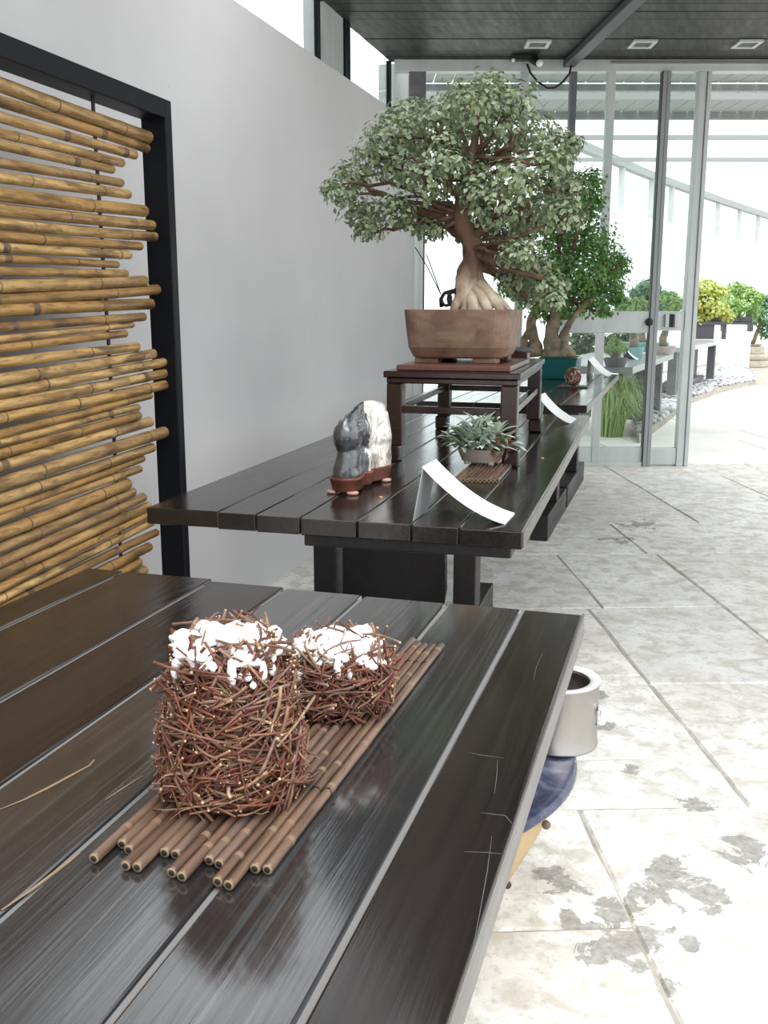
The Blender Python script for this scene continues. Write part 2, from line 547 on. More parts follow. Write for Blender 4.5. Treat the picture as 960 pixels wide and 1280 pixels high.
# ================================================================== SETTING
A19 = math.radians(19)
GE = Vector((math.cos(A19), math.sin(A19), 0))       # paving: across
GV = Vector((-math.sin(A19), math.cos(A19), 0))      # paving: along
HB = YAW
HE = Vector((math.cos(HB), math.sin(HB), 0))         # glass end wall: along it
HV = Vector((-math.sin(HB), math.cos(HB), 0))        # away through it
GO = Vector((-.685, 7.117, 0))                       # a point under the glass

fl = thing('floor', (0, 0, 0), kind='structure')
MB().box(-12, 14, -5, 30, -.10, -.006).build('bedding', M['mortar'], fl)


def uv(u, v, z=0): return GE * u + GV * v + Vector((0, 0, z))


def stone(u0, u1, v0, v1, mt='stone', gap=.0032, nm='flagstone'):
    q = [(u0 + gap, v0 + gap), (u1 - gap, v0 + gap), (u1 - gap, v1 - gap), (u0 + gap, v1 - gap)]
    nn = 3
    pts = []
    for i in range(4):
        a, b = q[i], q[(i + 1) % 4]
        for k in range(nn):
            f = k / nn
            j = .004 if k else .0
            pts.append((a[0] + (b[0] - a[0]) * f + R.uniform(-j, j), a[1] + (b[1] - a[1]) * f + R.uniform(-j, j)))
    P = [uv(*p) for p in pts]
    hz = R.uniform(-.0015, .0)
    c = sum((p for p in P), Vector()) / len(P)
    m = MB()
    n = len(P)
    inn = [c + (p - c) * (1 - .006 / max(.05, (p - c).length)) for p in P]
    m.add([Vector((p.x, p.y, -.012)) for p in P] + [Vector((p.x, p.y, hz - .005)) for p in P] + [Vector((p.x, p.y, hz)) for p in inn],
          [(i, (i + 1) % n, n + (i + 1) % n, n + i) for i in range(n)] + [(n + i, n + (i + 1) % n, 2 * n + (i + 1) % n, 2 * n + i) for i in range(n)] + [list(range(2 * n, 3 * n))])
    m.build(nm, M[mt], fl, origin=(c.x, c.y, 0))


def row(v0, v1, cuts):
    for a, b in zip(cuts[:-1], cuts[1:]): stone(a, b, v0, v1)


far_cuts = [-1.9, -.9, .05]
row(6.5, 7.02, [-1.6, -.55, .6, 1.87, 2.92, 4.0, 5.2])
row(5.72, 6.5, [-1.6, -.7, .35, 1.1, 1.87, 2.55, 3.6, 5.2])
row(5.0, 5.72, [-1.6, -.9, .1, .95, 1.87, 2.5, 3.4, 5.2])
row(4.35, 5.0, [-1.6, -.6, .3, 1.39, 2.3, 3.2, 5.2])
row(3.52, 4.35, [-1.6, -.8, .1, .97])
stone(.97, 1.43, 3.52, 4.35); stone(1.43, 2.4, 3.2, 4.35); stone(2.4, 3.5, 3.4, 4.35)
row(2.82, 3.52, [-1.6, -.5, .25, .91]); row(2.26, 2.82, [-1.6, -.7, .1, .91]); row(2.01, 2.26, [-1.6, -.4, .35, .91])
stone(.91, 1.43, 2.75, 3.52); stone(1.43, 2.4, 2.3, 3.2); stone(.91, 1.43, 2.01, 2.75); stone(1.43, 2.4, 1.4, 2.3)
row(1.58, 2.01, [-1.6, -.9, -.2, .52]); row(1.0, 1.58, [-1.6, -.6, .1, .52])
stone(.52, 1.43, 1.3, 2.01); stone(.52, 1.43, .3, 1.3)
row(.2, 1.0, [-1.6, -.7, .0, .52]); row(-.8, .2, [-1.6, -.8, 0, .8, 1.6, 2.4])
stone(2.4, 3.5, 1.9, 3.4); stone(2.4, 3.5, .3, 1.9); stone(1.43, 2.4, .3, 1.4); stone(3.5, 5.2, 2.5, 4.35); stone(3.5, 5.2, .3, 2.5)
# the path beyond the glass: wide pale slabs
for i in range(8):
    for j in range(6):
        stone(-1.6 + 1.25 * j + .3 * (i % 2), -.35 + 1.25 * j + .3 * (i % 2), 7.02 + 1.3 * i, 8.32 + 1.3 * i, 'path', .006, 'path_slab')

# left partition wall
WX = -1.56
wl = MB().box(WX - .12, WX, -1.2, 5.80, -.012, 2.155).build('wall_left', M['wall'], None, kind='structure')
MB().box(WX - .13, WX + .006, 5.80, 5.93, 0, 2.155).box(WX - .13, WX + .004, 5.945, 6.02, 0, 2.155).build('trim_1', M['alu'], None, bevel=.003, kind='structure')

# clerestory and side glazing behind the partition
CZ = 2.735
EX = -1.985
w1 = thing('window_1', (EX, 5.5, 0), kind='structure')
yA = [at_x(x, 60, EX).y for x in (398, 401, 425, 432)]
yB = [at_x(x, 100, EX).y for x in (487, 491, 508, 512)]
MB().box(EX - .10, EX + .02, yA[1], yA[2], 0, CZ + .6).build('column', M['alu'], w1)
MB().box(EX - .10, EX + .03, yA[2] + .004, yA[3], 0, CZ + .6).build('column_flange', M['black_frame'], w1)
MB().box(EX - .10, EX + .02, yB[1], yB[2], 0, CZ).build('column', M['alu'], w1)
MB().box(EX - .02, EX + .01, yA[0] - .01, yA[0] + .01, 0, CZ + .6).build('glazing_bar', M['black_frame'], w1)
MB().box(EX - .02, EX + .01, yB[0] - .012, yB[0] + .012, 0, CZ).build('glazing_bar', M['black_frame'], w1)
for a, b, zt in ((4.0, yA[0] - .01, CZ + .6), (yA[3], yB[0] - .012, CZ)):
    MB().box(EX - .012, EX - .004, a, b, 0, zt).build('glass_pane', M['glass'], w1)

# ceiling: dark boards laid parallel to the glass wall, front edge cut on a curve
ce = thing('ceiling', (0, 0, CZ), kind='structure')


def hp(s, t, z=0): return GO + HE * s + HV * t + Vector((0, 0, z))


def st_of(p):
    d = Vector((p[0], p[1], 0)) - GO
    return d.dot(HE), d.dot(HV)


edge = [st_of(p) for p in ((EX, 7.4), (EX, 4.75), (-1.44, 3.78), (-.783, 3.015), (-.1, 2.45), (1.2, 2.0))]


def left_s(t):
    # s of the roof edge at distance t from the glass (t negative towards the camera)
    for (s0, t0), (s1, t1) in zip(edge[:-1], edge[1:]):
        if t1 <= t <= t0: return s0 + (s1 - s0) * (t - t0) / (t1 - t0)
    return edge[-1][0] if t < edge[-1][1] else edge[0][0]


bw = .142
SR = 1.45


def board(sa0, sa1, sb0, sb1, t0, t1):
    z0 = CZ + R.uniform(0, .004)
    c = hp((sa0 + sb0) / 2, (t0 + t1) / 2, z0)
    MB().prism([hp(sa0, t0), hp(sb0, t0), hp(sb1, t1), hp(sa1, t1)], z0, z0 + .02).build('ceiling_board', M['ceil'], ce, origin=c)


t = 0.05
while t > edge[-1][1]:
    t0, t1 = t - bw + .004, t
    board(left_s(t0), left_s(t1), SR, SR, t0, t1)
    t -= bw
# unseen roof over the near end, added to darken the near-left wall
near = [st_of(p) for p in ((EX, 2.35), (EX, -1.0))]


def eave_s(t): return near[0][0] + (near[1][0] - near[0][0]) * (t - near[0][1]) / (near[1][1] - near[0][1])


t = near[0][1]
tn = t
while t > near[1][1]:
    t0, t1 = t - bw + .004, t
    board(eave_s(t0), eave_s(t1), eave_s(t0) + 1.25, eave_s(t1) + 1.25, t0, t1)
    t -= bw
# boarding above the joints
pl = [hp(left_s(q), q) for q in [edge[-1][1] + (0.05 - edge[-1][1]) * i / 14 for i in range(15)]]
MB().prism([hp(SR, edge[-1][1]), hp(SR, .05)] + pl[::-1], CZ + .026, CZ + .10).build('roof_deck', M['black'], ce)
MB().prism([hp(eave_s(near[1][1]), near[1][1]), hp(eave_s(near[1][1]) + 1.25, near[1][1]), hp(eave_s(tn) + 1.25, tn), hp(eave_s(tn), tn)], CZ + .026, CZ + .10).build('roof_deck', M['black'], ce)  # deck of the added near roof
# diagonal roof beam below the boards
b0, b1 = at_z(707, 78, CZ), at_z(815, -25, CZ)
MB().beam((b0.x, b0.y, CZ - .03), (b1.x, b1.y, CZ - .02), .075, .045).build('beam', M['dark_box'], ce, bevel=.004)

# glass end wall
w2 = thing('window_2', tuple(GO), kind='structure')


def hbox(m, s0, s1, t0, t1, z0, z1, mi=0):
    P = [hp(s, t_, z) for z in (z0, z1) for t_ in (t0, t1) for s in (s0, s1)]
    return m.add(P, [(0, 2, 3, 1), (4, 5, 7, 6), (0, 1, 5, 4), (2, 6, 7, 3), (0, 4, 6, 2), (1, 3, 7, 5)], mi)


HZ = CZ - .075
hbox(MB(), -1.32, 4.0, -.03, .05, HZ, CZ).build('header', M['alu'], w2, bevel=.004)
hbox(MB(), .12, 3.0, -.045, -.032, CZ - .028, CZ - .012).build('header_track', M['steel'], w2)
ps = [(-1.165, .115, 'dark'), (-.448, .055, 'alu'), (-.121, .045, 'dark')]
for s, wd, c in ps:
    hbox(MB(), s - wd / 2, s + wd / 2, -.025, .04, 0, HZ).build('mullion', M['alu' if c == 'alu' else 'grey_timber'], w2, bevel=.003)
hbox(MB(), -1.10, -.47, -.01, .03, 0, .09).build('bottom_rail', M['alu'], w2)
for a, b in ((-1.105, -.476), (-.42, -.144)):
    hbox(MB(), a, b, .004, .010, .02, HZ).build('glass_pane', M['glass'], w2)
d1 = thing('door_1', tuple(hp(.3, 0)), kind='structure')
hbox(MB(), .105, .160, -.025, .03, .02, HZ).build('stile', M['alu'], d1, bevel=.003)
hbox(MB(), .470, .525, -.045, .03, 0, HZ).build('stile', M['alu_dark'], d1, bevel=.003)
hbox(MB(), .466, .4705, -.040, .02, 0, HZ).build('stile_gasket', M['black'], d1)
hbox(MB(), .497, .501, -.0465, -.045, 0, HZ).build('stile_groove', M['grey_timber'], d1)
hbox(MB(), .715, .800, -.03, .05, 0, HZ).build('stile', M['alu'], d1, bevel=.004)
hbox(MB(), .765, .772, -.034, -.03, 0, HZ).build('stile_groove', M['grey_timber'], d1)
hbox(MB(), -.10, .470, -.02, .03, .012, .135).build('bottom_rail', M['alu'], d1, bevel=.004)
hbox(MB(), -.10, .470, -.035, .03, 0, .03).build('sill', M['alu'], d1)
hbox(MB(), .525, .715, -.02, .03, .012, .13).build('bottom_rail', M['alu'], d1, bevel=.004)
lr = hbox(MB(), -.16, .470, -.03, .03, .945, 1.095).build('lock_rail', M['alu'], d1, bevel=.004)
hbox(MB(), .525, .715, -.02, .03, .96, 1.095).build('lock_rail', M['alu'], d1, bevel=.004)
hd = MB(); hbox(hd, .575, .60, -.05, -.02, .985, 1.075); hbox(hd, .64, .672, -.05, -.02, .985, 1.075)
hdl = hd.build('handle', M['alu'], d1, bevel=.003)
hp_ = MB(); hbox(hp_, .606, .634, -.03, -.021, .985, 1.075); hp_.build('handle_recess', M['black'], hdl)
MB().ico(hp(.462, -.045, 1.02), .028, 2).build('door_knob', M['black'], d1, smooth=True)
for a, b in ((-.098, .105), (.160, .470), (.525, .715)):
    hbox(MB(), a, b, .004, .010, 1.095, HZ).build('glass_pane', M['glass'], d1)
    hbox(MB(), a, b, .004, .010, .13, .95).build('glass_pane', M['glass'], d1)

# ceiling fittings
for i, (px, nm) in enumerate(((672, 'square recessed ceiling light nearest the bonsai crown'), (803, 'square recessed ceiling light just right of the roof beam'), (934, 'square recessed ceiling light at the far right of the dark ceiling'))):
    c = at_z(px, 54, CZ)
    s0, t0 = st_of(c)
    li = thing('ceiling_light', (c.x, c.y, CZ), nm, 'light', 'recessed lights in the dark ceiling')
    m = MB()
    for a in ((-.075, .075, -.085, -.06), (-.075, .075, .06, .085), (-.075, -.052, -.06, .06), (.052, .075, -.06, .06)):
        hbox(m, s0 + a[0], s0 + a[1], t0 + a[2], t0 + a[3], CZ - .012, CZ + .002)
    m.build('frame', M['alu'], li)
    m = MB(); hbox(m, s0 - .052, s0 + .052, t0 - .06, t0 + .06, CZ - .004, CZ + .002); m.build('recess', M['dark_box'], li)

c = at_z(662, 76, CZ)
sp = thing('ceiling_spotlight', (c.x, c.y, CZ), 'small black ceiling spotlight with a loop of black cable drooping before the glass', 'light')
s0, t0 = st_of(c)
t0 = min(t0, -.12)
m = MB(); m.beam(hp(s0 - .14, t0, CZ - .015), hp(s0 + .03, t0, CZ - .015), .05, .03); m.build('bracket', M['black'], sp)
m = MB(); m.tube([hp(s0, t0, CZ - .02), hp(s0 + .035, t0 - .05, CZ - .055)], .028, 12); lh = m.build('lamp_head', M['black'], sp, smooth=False)
MB().ico(hp(s0 + .038, t0 - .055, CZ - .058), .024, 2).build('lens', M['cloudy'], lh, smooth=True)
MB().ico(hp(s0 - .13, t0 - .03, CZ - .035), .012, 2).build('plug', M['cloudy'], sp, smooth=True)
cps = [(659, 80), (663, 91), (672, 102), (684, 110), (693, 110), (703, 103), (712, 92), (714, 82)]
P = []
nv = HV
for x, y in cps:
    d = ray(x, y); o0 = hp(0, -.10)
    P.append(CAM + d * ((o0 - CAM).dot(nv) / d.dot(nv)))
MB().tube(P, .007, 8).build('cable', M['black'], sp, smooth=True)

# ================================================================== OUTSIDE
# curving outer wall with posts and beam
beam_pts = [at_z(x, y, 3.3) for x, y in ((690, 172), (764, 203), (810, 222), (860, 240), (910, 257), (960, 273), (1010, 288))]
wo = thing('wall_outside', (0, 14, 0), kind='structure')


def smooth_path(P, n=6):
    out = []
    for i in range(len(P) - 1):
        p0, p1, p2, p3 = P[max(i - 1, 0)], P[i], P[i + 1], P[min(i + 2, len(P) - 1)]
        for k_ in range(n):
            f = k_ / n
            out.append(.5 * ((2 * p1) + (p2 - p0) * f + (2 * p0 - 5 * p1 + 4 * p2 - p3) * f * f + (3 * p1 - p0 - 3 * p2 + p3) * f ** 3))
    out.append(P[-1])
    return out


bp = smooth_path(beam_pts, 3)
for a, b in zip(bp[:-1], bp[1:]):
    pass
m = MB()
for a, b in zip(bp[:-1], bp[1:]): m.beam(a + Vector((0, 0, .05)), b + Vector((0, 0, .05)), .12, .12)
m.build('eave_beam', M['roof_white'], wo)
for x in (778, 815, 840, 875, 898, 925, 948, 970):
    # post under the beam
    best = min(bp, key=lambda p: abs(480 + F * (p - CAM).dot(VR) / depth(p) - x))
    i = bp.index(best)
    q = best
    for a, b in zip(bp[:-1], bp[1:]):
        xa, xb = [480 + F * (p - CAM).dot(VR) / depth(p) for p in (a, b)]
        if xa <= x <= xb: q = a + (b - a) * ((x - xa) / (xb - xa))
    MB().box(q.x - .05, q.x + .05, q.y - .05, q.y + .05, 0, q.z).build('post', M['alu'], wo)
m = MB()
off = Vector((.10, -.1, 0))
for a, b in zip(bp[:-1], bp[1:]):
    a2, b2 = a + off, b + off
    a2.z = b2.z = 1.30
    m.beam(a2, b2, .10, 2.6)
m.build('partition', M['white_paint'], wo)

# slatted canopy over the path
ca = thing('canopy', tuple(GO + HV * 1.5 + Vector((0, 0, 2.85))), 'grey slatted canopy roof over the path outside the glass', 'roof')
d0 = (at_z(676, 114, 2.86) - at_z(690, 98, 2.86))
sl = d0.dot(HE) / d0.dot(HV)
for (ta, tb) in ((.12, 1.25), (1.62, 2.42)):
    for i in range(44):
        s = -1.1 + i * .15
        q = [hp(s + sl * ta, ta), hp(s + .138 + sl * ta, ta), hp(s + .138 + sl * tb, tb), hp(s + sl * tb, tb)]
        m = MB().prism(q, 2.86, 2.88)
        cc = sum(q, Vector()) / 4
        m.build('roof_slat', M['roof_white'], ca, origin=(cc.x, cc.y, 2.86))
for tq, h in ((1.27, .05), (1.60, .05), (2.44, .06), (3.5, .04), (5.0, .04)):
    m = MB(); hbox(m, -1.3, 5.5, tq - .03, tq + .03, 2.80, 2.80 + h); m.build('purlin', M['roof_white'], ca)
for sx in (5.4,):
    m = MB(); hbox(m, sx - .05, sx + .05, 2.4, 2.5, 0, 2.80); m.build('post', M['alu'], ca)


def leaf_mesh(m, p, d, nrm, L, W, fold=.25, mi=0):
    d = d.normalized(); s = d.cross(nrm)
    s = s.normalized() if s.length > 1e-5 else d.orthogonal()
    n = s.cross(d)
    m.add([p, p + d * L * .5 - s * W + n * fold * W, p + d * L * .5 + s * W + n * fold * W, p + d * L - n * L * .12, p + d * L * .5],
          [(0, 1, 4), (1, 3, 4), (0, 4, 2), (4, 3, 2)], mi)


def rv(): return Vector((R.gauss(0, 1), R.gauss(0, 1), R.gauss(0, 1))).normalized()


def blob_leaves(m, c, r, n, L, W, flat=.6, up=.6, inner=.55, depth_k=1.0):
    for _ in range(n):
        u = rv()
        rr = r * (inner + (1 - inner) * R.random() ** .6) * (1 + (R.random() ** 4) * .35)
        p = Vector(c) + Vector((u.x * rr, u.y * rr * depth_k, u.z * rr * flat))
        nrm = (u + Vector((0, 0, up)) + rv() * .5).normalized()
        d = (rv() + u * .6 + Vector((0, 0, -.25)))
        d = d - nrm * d.dot(nrm)
        if d.length < 1e-3: continue
        k_ = R.uniform(.7, 1.25)
        leaf_mesh(m, p, d, nrm, L * k_, W * k_)


def branch(m, a, b, r0, r1, sag=.15, n=6, seg=5):
    a, b = Vector(a), Vector(b)
    mid = rv() * (b - a).length * sag
    pts = []
    for i in range(seg + 1):
        f = i / seg
        pts.append(a.lerp(b, f) + mid * math.sin(f * math.pi) + rv() * (b - a).length * .025 * (0 < i < seg))
    m.tube(pts, [r0 + (r1 - r0) * i / seg for i in range(seg + 1)], n)


def outside_tree(name, base, crown, leafm, potm, label, pot=(.22, .12, 'round'), n=230, L=.06, trunk='bark_grey', flat=.65, group=None):
    bx = Vector(base)
    o = thing(name, tuple(bx), label, 'bonsai', group)
    pr, ph, kind = pot
    if kind == 'round':
        MB().lathe([(pr * .75, 0), (pr * .8, ph * .1), (pr, ph * .9), (pr, ph), (pr * .88, ph), (pr * .86, ph * .8)], bx, 20).build('pot', M[potm], o, smooth=False)
    else:
        MB().box(bx.x - pr, bx.x + pr, bx.y - pr * .6, bx.y + pr * .6, bx.z, bx.z + ph).build('pot', M[potm], o, bevel=.01)
    m = MB()
    top = sum((Vector(c_) for c_, r in crown), Vector()) / len(crown)
    s = bx + Vector((0, 0, ph * .8))
    fk = s.lerp(top, .55)
    branch(m, s, fk, .045, .028, .1)
    for c_, r in crown: branch(m, fk, c_, .024, .008, .12)
    m.build('trunk', M[trunk], o, smooth=True)
    m = MB()
    for c_, r in crown: blob_leaves(m, c_, r, n, L, L * .32, flat)
    m.build('foliage', M[leafm], o, kind='stuff')
    return o


# tables along the outer wall
GB = .13


def out_table(pa, pb, label, f0=.06):
    z = .68
    a, b = at_z(*pa, z), at_z(*pb, z)
    d = (b - a); d.z = 0
    L = d.length
    d.normalize()
    s = Vector((-d.y, d.x, 0))
    o = thing('display_table', (a.x, a.y, GB), label, 'table', 'grey display tables outside the glass')
    for i in range(4):
        q0 = a + s * (.2 * i); q1 = b + s * (.2 * i)
        MB().prism([q0, q1, q1 + s * .194, q0 + s * .194], z - .05, z).build('plank', M['grey_top'], o)
    for f in (f0, .94):
        q = a + d * (L * f) + s * .08
        MB().prism([q - d * .06, q + d * .06, q + d * .06 + s * .1, q - d * .06 + s * .1], GB, z - .05).build('leg', M['grey_timber'], o)
        q = q + s * .5
        MB().prism([q - d * .06, q + d * .06, q + d * .06 + s * .1, q - d * .06 + s * .1], GB, z - .05).build('leg', M['grey_timber'], o)
    q0 = a + d * (L * max(.30, f0)) + s * .30; q1 = b - d * (L * .10) + s * .30
    MB().prism([q0, q1, q1 + s * .04, q0 + s * .04], GB + .05, z - .05).build('panel', M['grey_timber'], o)
    q0 = a + d * (L * max(.2, f0)) + s * .2
    MB().prism([q0, q1 - s * .1, q1 + s * .14, q0 + s * .24], GB, GB + .06).build('foot_rail', M['grey_timber'], o)
    return o


out_table((791, 459), (842, 442), 'pale topped grey table outside, seen low through the glass beside the grass', .55)
out_table((853, 435), (905, 425), 'grey table outside right of the door post carrying the golden maple')

# gravel bed under them
gp = [at_z(x, y, GB) for x, y in ((800, 535), (826, 518), (862, 492), (905, 478), (945, 470), (930, 452), (880, 456), (840, 470), (800, 490), (790, 515))]
gv = thing('gravel_bed', tuple(gp[0]), 'bed of loose grey gravel under the outside tables', 'gravel')
MB().prism([(p.x, p.y) for p in gp], -.006, GB - .06).build('bed', M['mortar'], gv)
m = MB()
xs = [p.x for p in gp]; ys = [p.y for p in gp]


def inside(x, y, P):
    c_ = False
    for i in range(len(P)):
        a, b = P[i], P[i - 1]
        if (a.y > y) != (b.y > y) and x < (b.x - a.x) * (y - a.y) / (b.y - a.y) + a.x: c_ = not c_
    return c_


cnt = 0
while cnt < 2600:
    x, y = R.uniform(min(xs), max(xs)), R.uniform(min(ys), max(ys))
    if inside(x, y, gp):
        r = R.uniform(.02, .045)
        m.ico((x, y, GB - .06 + r * .5), r, 1, 0, (1, R.uniform(.6, 1), .6), .3)
        cnt += 1
m.build('pebbles', M['gravel'], gv, kind='stuff')


def blobs(lst, Y, ry=None):
    out = []
    for x, y, r in lst:
        p = at_y(x, y, Y + (R.uniform(-1, 1) * ry if ry else 0))
        out.append((p, r * depth(p) / F))
    return out


# golden maple on its dark box
c = at_z(884, 424, .68); Yt = c.y
p0 = at_y(884, 424, Yt)
bx = thing('display_box', (p0.x, p0.y, .68), 'dark grey box stand under the golden maple outside', 'stand')
zz = at_y(884, 402, Yt).z
hw = 22 * depth(p0) / F
m = MB(); m.box(p0.x - hw, p0.x + hw, p0.y - .02, p0.y + .5, zz - .05, zz); m.build('top_board', M['dark_box'], bx)
MB().box(p0.x - hw, p0.x + hw * .35, p0.y, p0.y + .48, .68, zz - .05).build('panel', M['dark_box'], bx)
MB().box(p0.x + hw * .8, p0.x + hw, p0.y, p0.y + .48, .68, zz - .05).build('leg', M['dark_box'], bx)
outside_tree('potted_maple', (p0.x, p0.y + .22, zz), blobs([(880, 358, 14), (866, 370, 12), (896, 364, 12), (880, 375, 16), (868, 388, 13), (895, 384, 16), (905, 395, 12), (880, 394, 14), (872, 400, 10)], Yt + .2, .15), 'leaf_gold', 'dark_box',
             'golden yellow maple bonsai outside, first tree right of the door post', (.18, .06, 'box'), 260, .07)
# light green pine on tray
Yp = 19.5
p0 = at_y(921, 417, Yp)
bx = thing('plinth_stand', (p0.x, p0.y, 0), 'low dark stand on a white plinth under the pale green bonsai right of the maple', 'stand')
hw = 18 * depth(p0) / F
zz = at_y(921, 403, Yp).z
MB().box(p0.x - hw, p0.x + hw, p0.y, p0.y + .5, zz - .04, zz).build('top_board', M['dark_box'], bx)
for sx in (-1, 1):
    MB().box(p0.x + sx * hw * .9 - .04, p0.x + sx * hw * .9 + .04, p0.y, p0.y + .5, zz - .16, zz - .04).build('leg', M['dark_box'], bx)
MB().box(p0.x - hw * .96, p0.x + hw * .96, p0.y + .02, p0.y + .48, 0, zz - .16).build('plinth', M['white_paint'], bx, label='white plinth')  # added block, white to blend with the overexposed ground around it
outside_tree('potted_pine', (p0.x, p0.y + .25, zz), blobs([(920, 360, 12), (933, 366, 12), (910, 376, 13), (928, 380, 14), (945, 372, 10), (940, 388, 10), (915, 388, 11)], Yp + .25, .2), 'leaf_light', 'dark_box',
             'pale green spreading bonsai outside between the maple and the stone pedestal', (.26, .10, 'box'), 200, .08)
# stepped stone pedestal with a small tree
p0 = at_z(938, 458, 0.0)
pd = thing('stone_pedestal', (p0.x, p0.y, 0), 'stepped round sandstone pedestal at the right edge outside', 'pedestal')
k_ = depth(p0) / F
z = 0
for hw, hh in ((21, 9), (22, 7), (15, 9)):
    MB().lathe([(hw * k_, z), (hw * k_ * 1.02, z + hh * k_ * .5), (hw * k_, z + hh * k_ * .95)], (p0.x, p0.y, 0), 28).build('step', M['step_stone'], pd, bevel=.01)
    z += hh * k_
outside_tree('potted_juniper', (p0.x, p0.y, z), blobs([(950, 380, 14), (958, 396, 16), (940, 398, 9), (965, 376, 14), (962, 412, 14)], p0.y, .2), 'leaf_pine', 'step_stone', 'blue green leaning bonsai on the stepped stone pedestal', (.2, .04, 'round'), 220, .09)
# trees on the nearer outside table
def tab_tree(px, py, kind, crown, leafm, potm, label, pot, n, L):
    b = at_z(px, py, .68)
    return outside_tree(kind, b, blobs(crown, b.y, .1), leafm, potm, label, pot, n, L)


tab_tree(769, 459, 'potted_shrub', [(765, 436, 9), (775, 433, 9), (769, 429, 8)], 'leaf_light', 'dark_box', 'small light green bonsai in a dark pot outside behind the lower glass', (.09, .07, 'round'), 120, .035)
tab_tree(803, 440, 'potted_fir', [(812, 358, 13), (800, 366, 12), (822, 370, 12), (810, 376, 14), (828, 382, 9)], 'leaf_pine', 'pale_teal', 'blue green bonsai in a pale teal tray seen between the door stiles', (.26, .10, 'box'), 200, .06)
tab_tree(790, 448, 'potted_elm', [(790, 382, 11), (805, 384, 11), (778, 385, 8), (798, 378, 9)], 'leaf_light', 'pale_teal', 'flat topped pale green bonsai outside, behind the lock rail of the door', (.10, .10, 'round'), 170, .05)
tab_tree(829, 443, 'potted_hawthorn', [(836, 372, 10), (845, 378, 10), (840, 386, 9)], 'leaf_light', 'pot_beige', 'green bonsai outside close behind the wide door post', (.12, .08, 'round'), 150, .05)
# dark shrubs seen through the low panes
sh = at_z(735, 535, 0)
o = thing('garden_shrub', (sh.x, sh.y + 1.4, 0), 'dark leafy shrub outside behind the low glass panes', 'shrub')
m = MB()
for x, y, r in ((716, 428, 16), (730, 424, 14), (745, 430, 15), (770, 425, 13), (722, 445, 12), (786, 424, 10), (755, 440, 10)):
    p = at_y(x, y, sh.y + 1.5)
    blob_leaves(m, p, r * depth(p) / F, 150, .07, .025, .9)
m.build('foliage', M['dark_hedge'], o, kind='stuff')
m = MB()
for x in (720, 735, 758): branch(m, (at_y(x, 500, sh.y + 1.5).x, sh.y + 1.5, 0), at_y(x, 425, sh.y + 1.5), .04, .02, .05)
m.build('stems', M['bark_grey'], o)
# clump of lime grass
g0 = at_z(762, 545, 0)
o = thing('ornamental_grass', (g0.x, g0.y, 0), 'arching clump of lime green grass just outside the glass door', 'grass')
m = MB()
for i in range(800):
    a = R.uniform(0, 2 * math.pi)
    rad = R.uniform(.0, .12)
    b = Vector((g0.x + rad * math.cos(a), g0.y + rad * math.sin(a), 0))
    hgt = R.uniform(.22, .56); out = R.uniform(.1, .42)
    a2 = R.gauss(-.15, .9) if R.random() < .75 else a
    dr = Vector((math.cos(a2), math.sin(a2) * .45, 0))
    lim = GO.y + HE.y / HE.x * (b.x + dr.x * out - GO.x) + .10
    if b.y + dr.y * out < lim: dr.y = max(dr.y, (lim - b.y) / out)
    pts = [b + dr * out * (f ** 1.5) + Vector((0, 0, hgt * math.sin(f * 2.45) / 1.0)) for f in (0, .3, .55, .8, 1)]
    sd = Vector((-dr.y, dr.x, 0)).normalized() * .0055
    vs_ = []
    for j, p in enumerate(pts):
        ww = (1, 1, .8, .5, .08)[j]
        vs_ += [p - sd * ww, p + sd * ww]
    m.add(vs_, [(2 * j, 2 * j + 1, 2 * j + 3, 2 * j + 2) for j in range(4)])
m.build('blades', M['grass'], o, kind='stuff')

# ================================================================== TABLES
T = .68
TH = .036


def trestle(o, mkx, y0, y1, yp, xl, xr, zt, rot):
    """two long feet, posts and a panel with a hollowed edge between them"""
    for xa, xb in ((xr - .085, xr), (xl, xl + .085)):
        m = MB().box(xa, xb, y0, y1, 0, .125); rot(m); m.build('foot', M['table_leg'], o, bevel=.004)
        m = MB().box(xa + .005, xb - .005, yp - .05, yp + .05, .125, zt); rot(m); m.build('leg', M['table_leg'], o, bevel=.004)
    pa, pb = xl + .10, xr - .125
    n = 8
    pts = [(pa, .10), (pb, .10), (pb + .012, .18)]
    for i in range(n + 1):
        f = i / n
        pts.append((pb + .012 - .06 * f ** 3, .18 + (zt - .18) * f))
    pts += [(pa, zt)]
    m = MB()
    k_ = len(pts)
    m.add([(x, yp - .02, z_) for x, z_ in pts] + [(x, yp + .02, z_) for x, z_ in pts],
          [list(range(k_)), list(range(k_, 2 * k_))[::-1]] + [(i, k_ + i, k_ + (i + 1) % k_, (i + 1) % k_) for i in range(k_)])
    rot(m); m.build('panel', M['table_leg'], o)


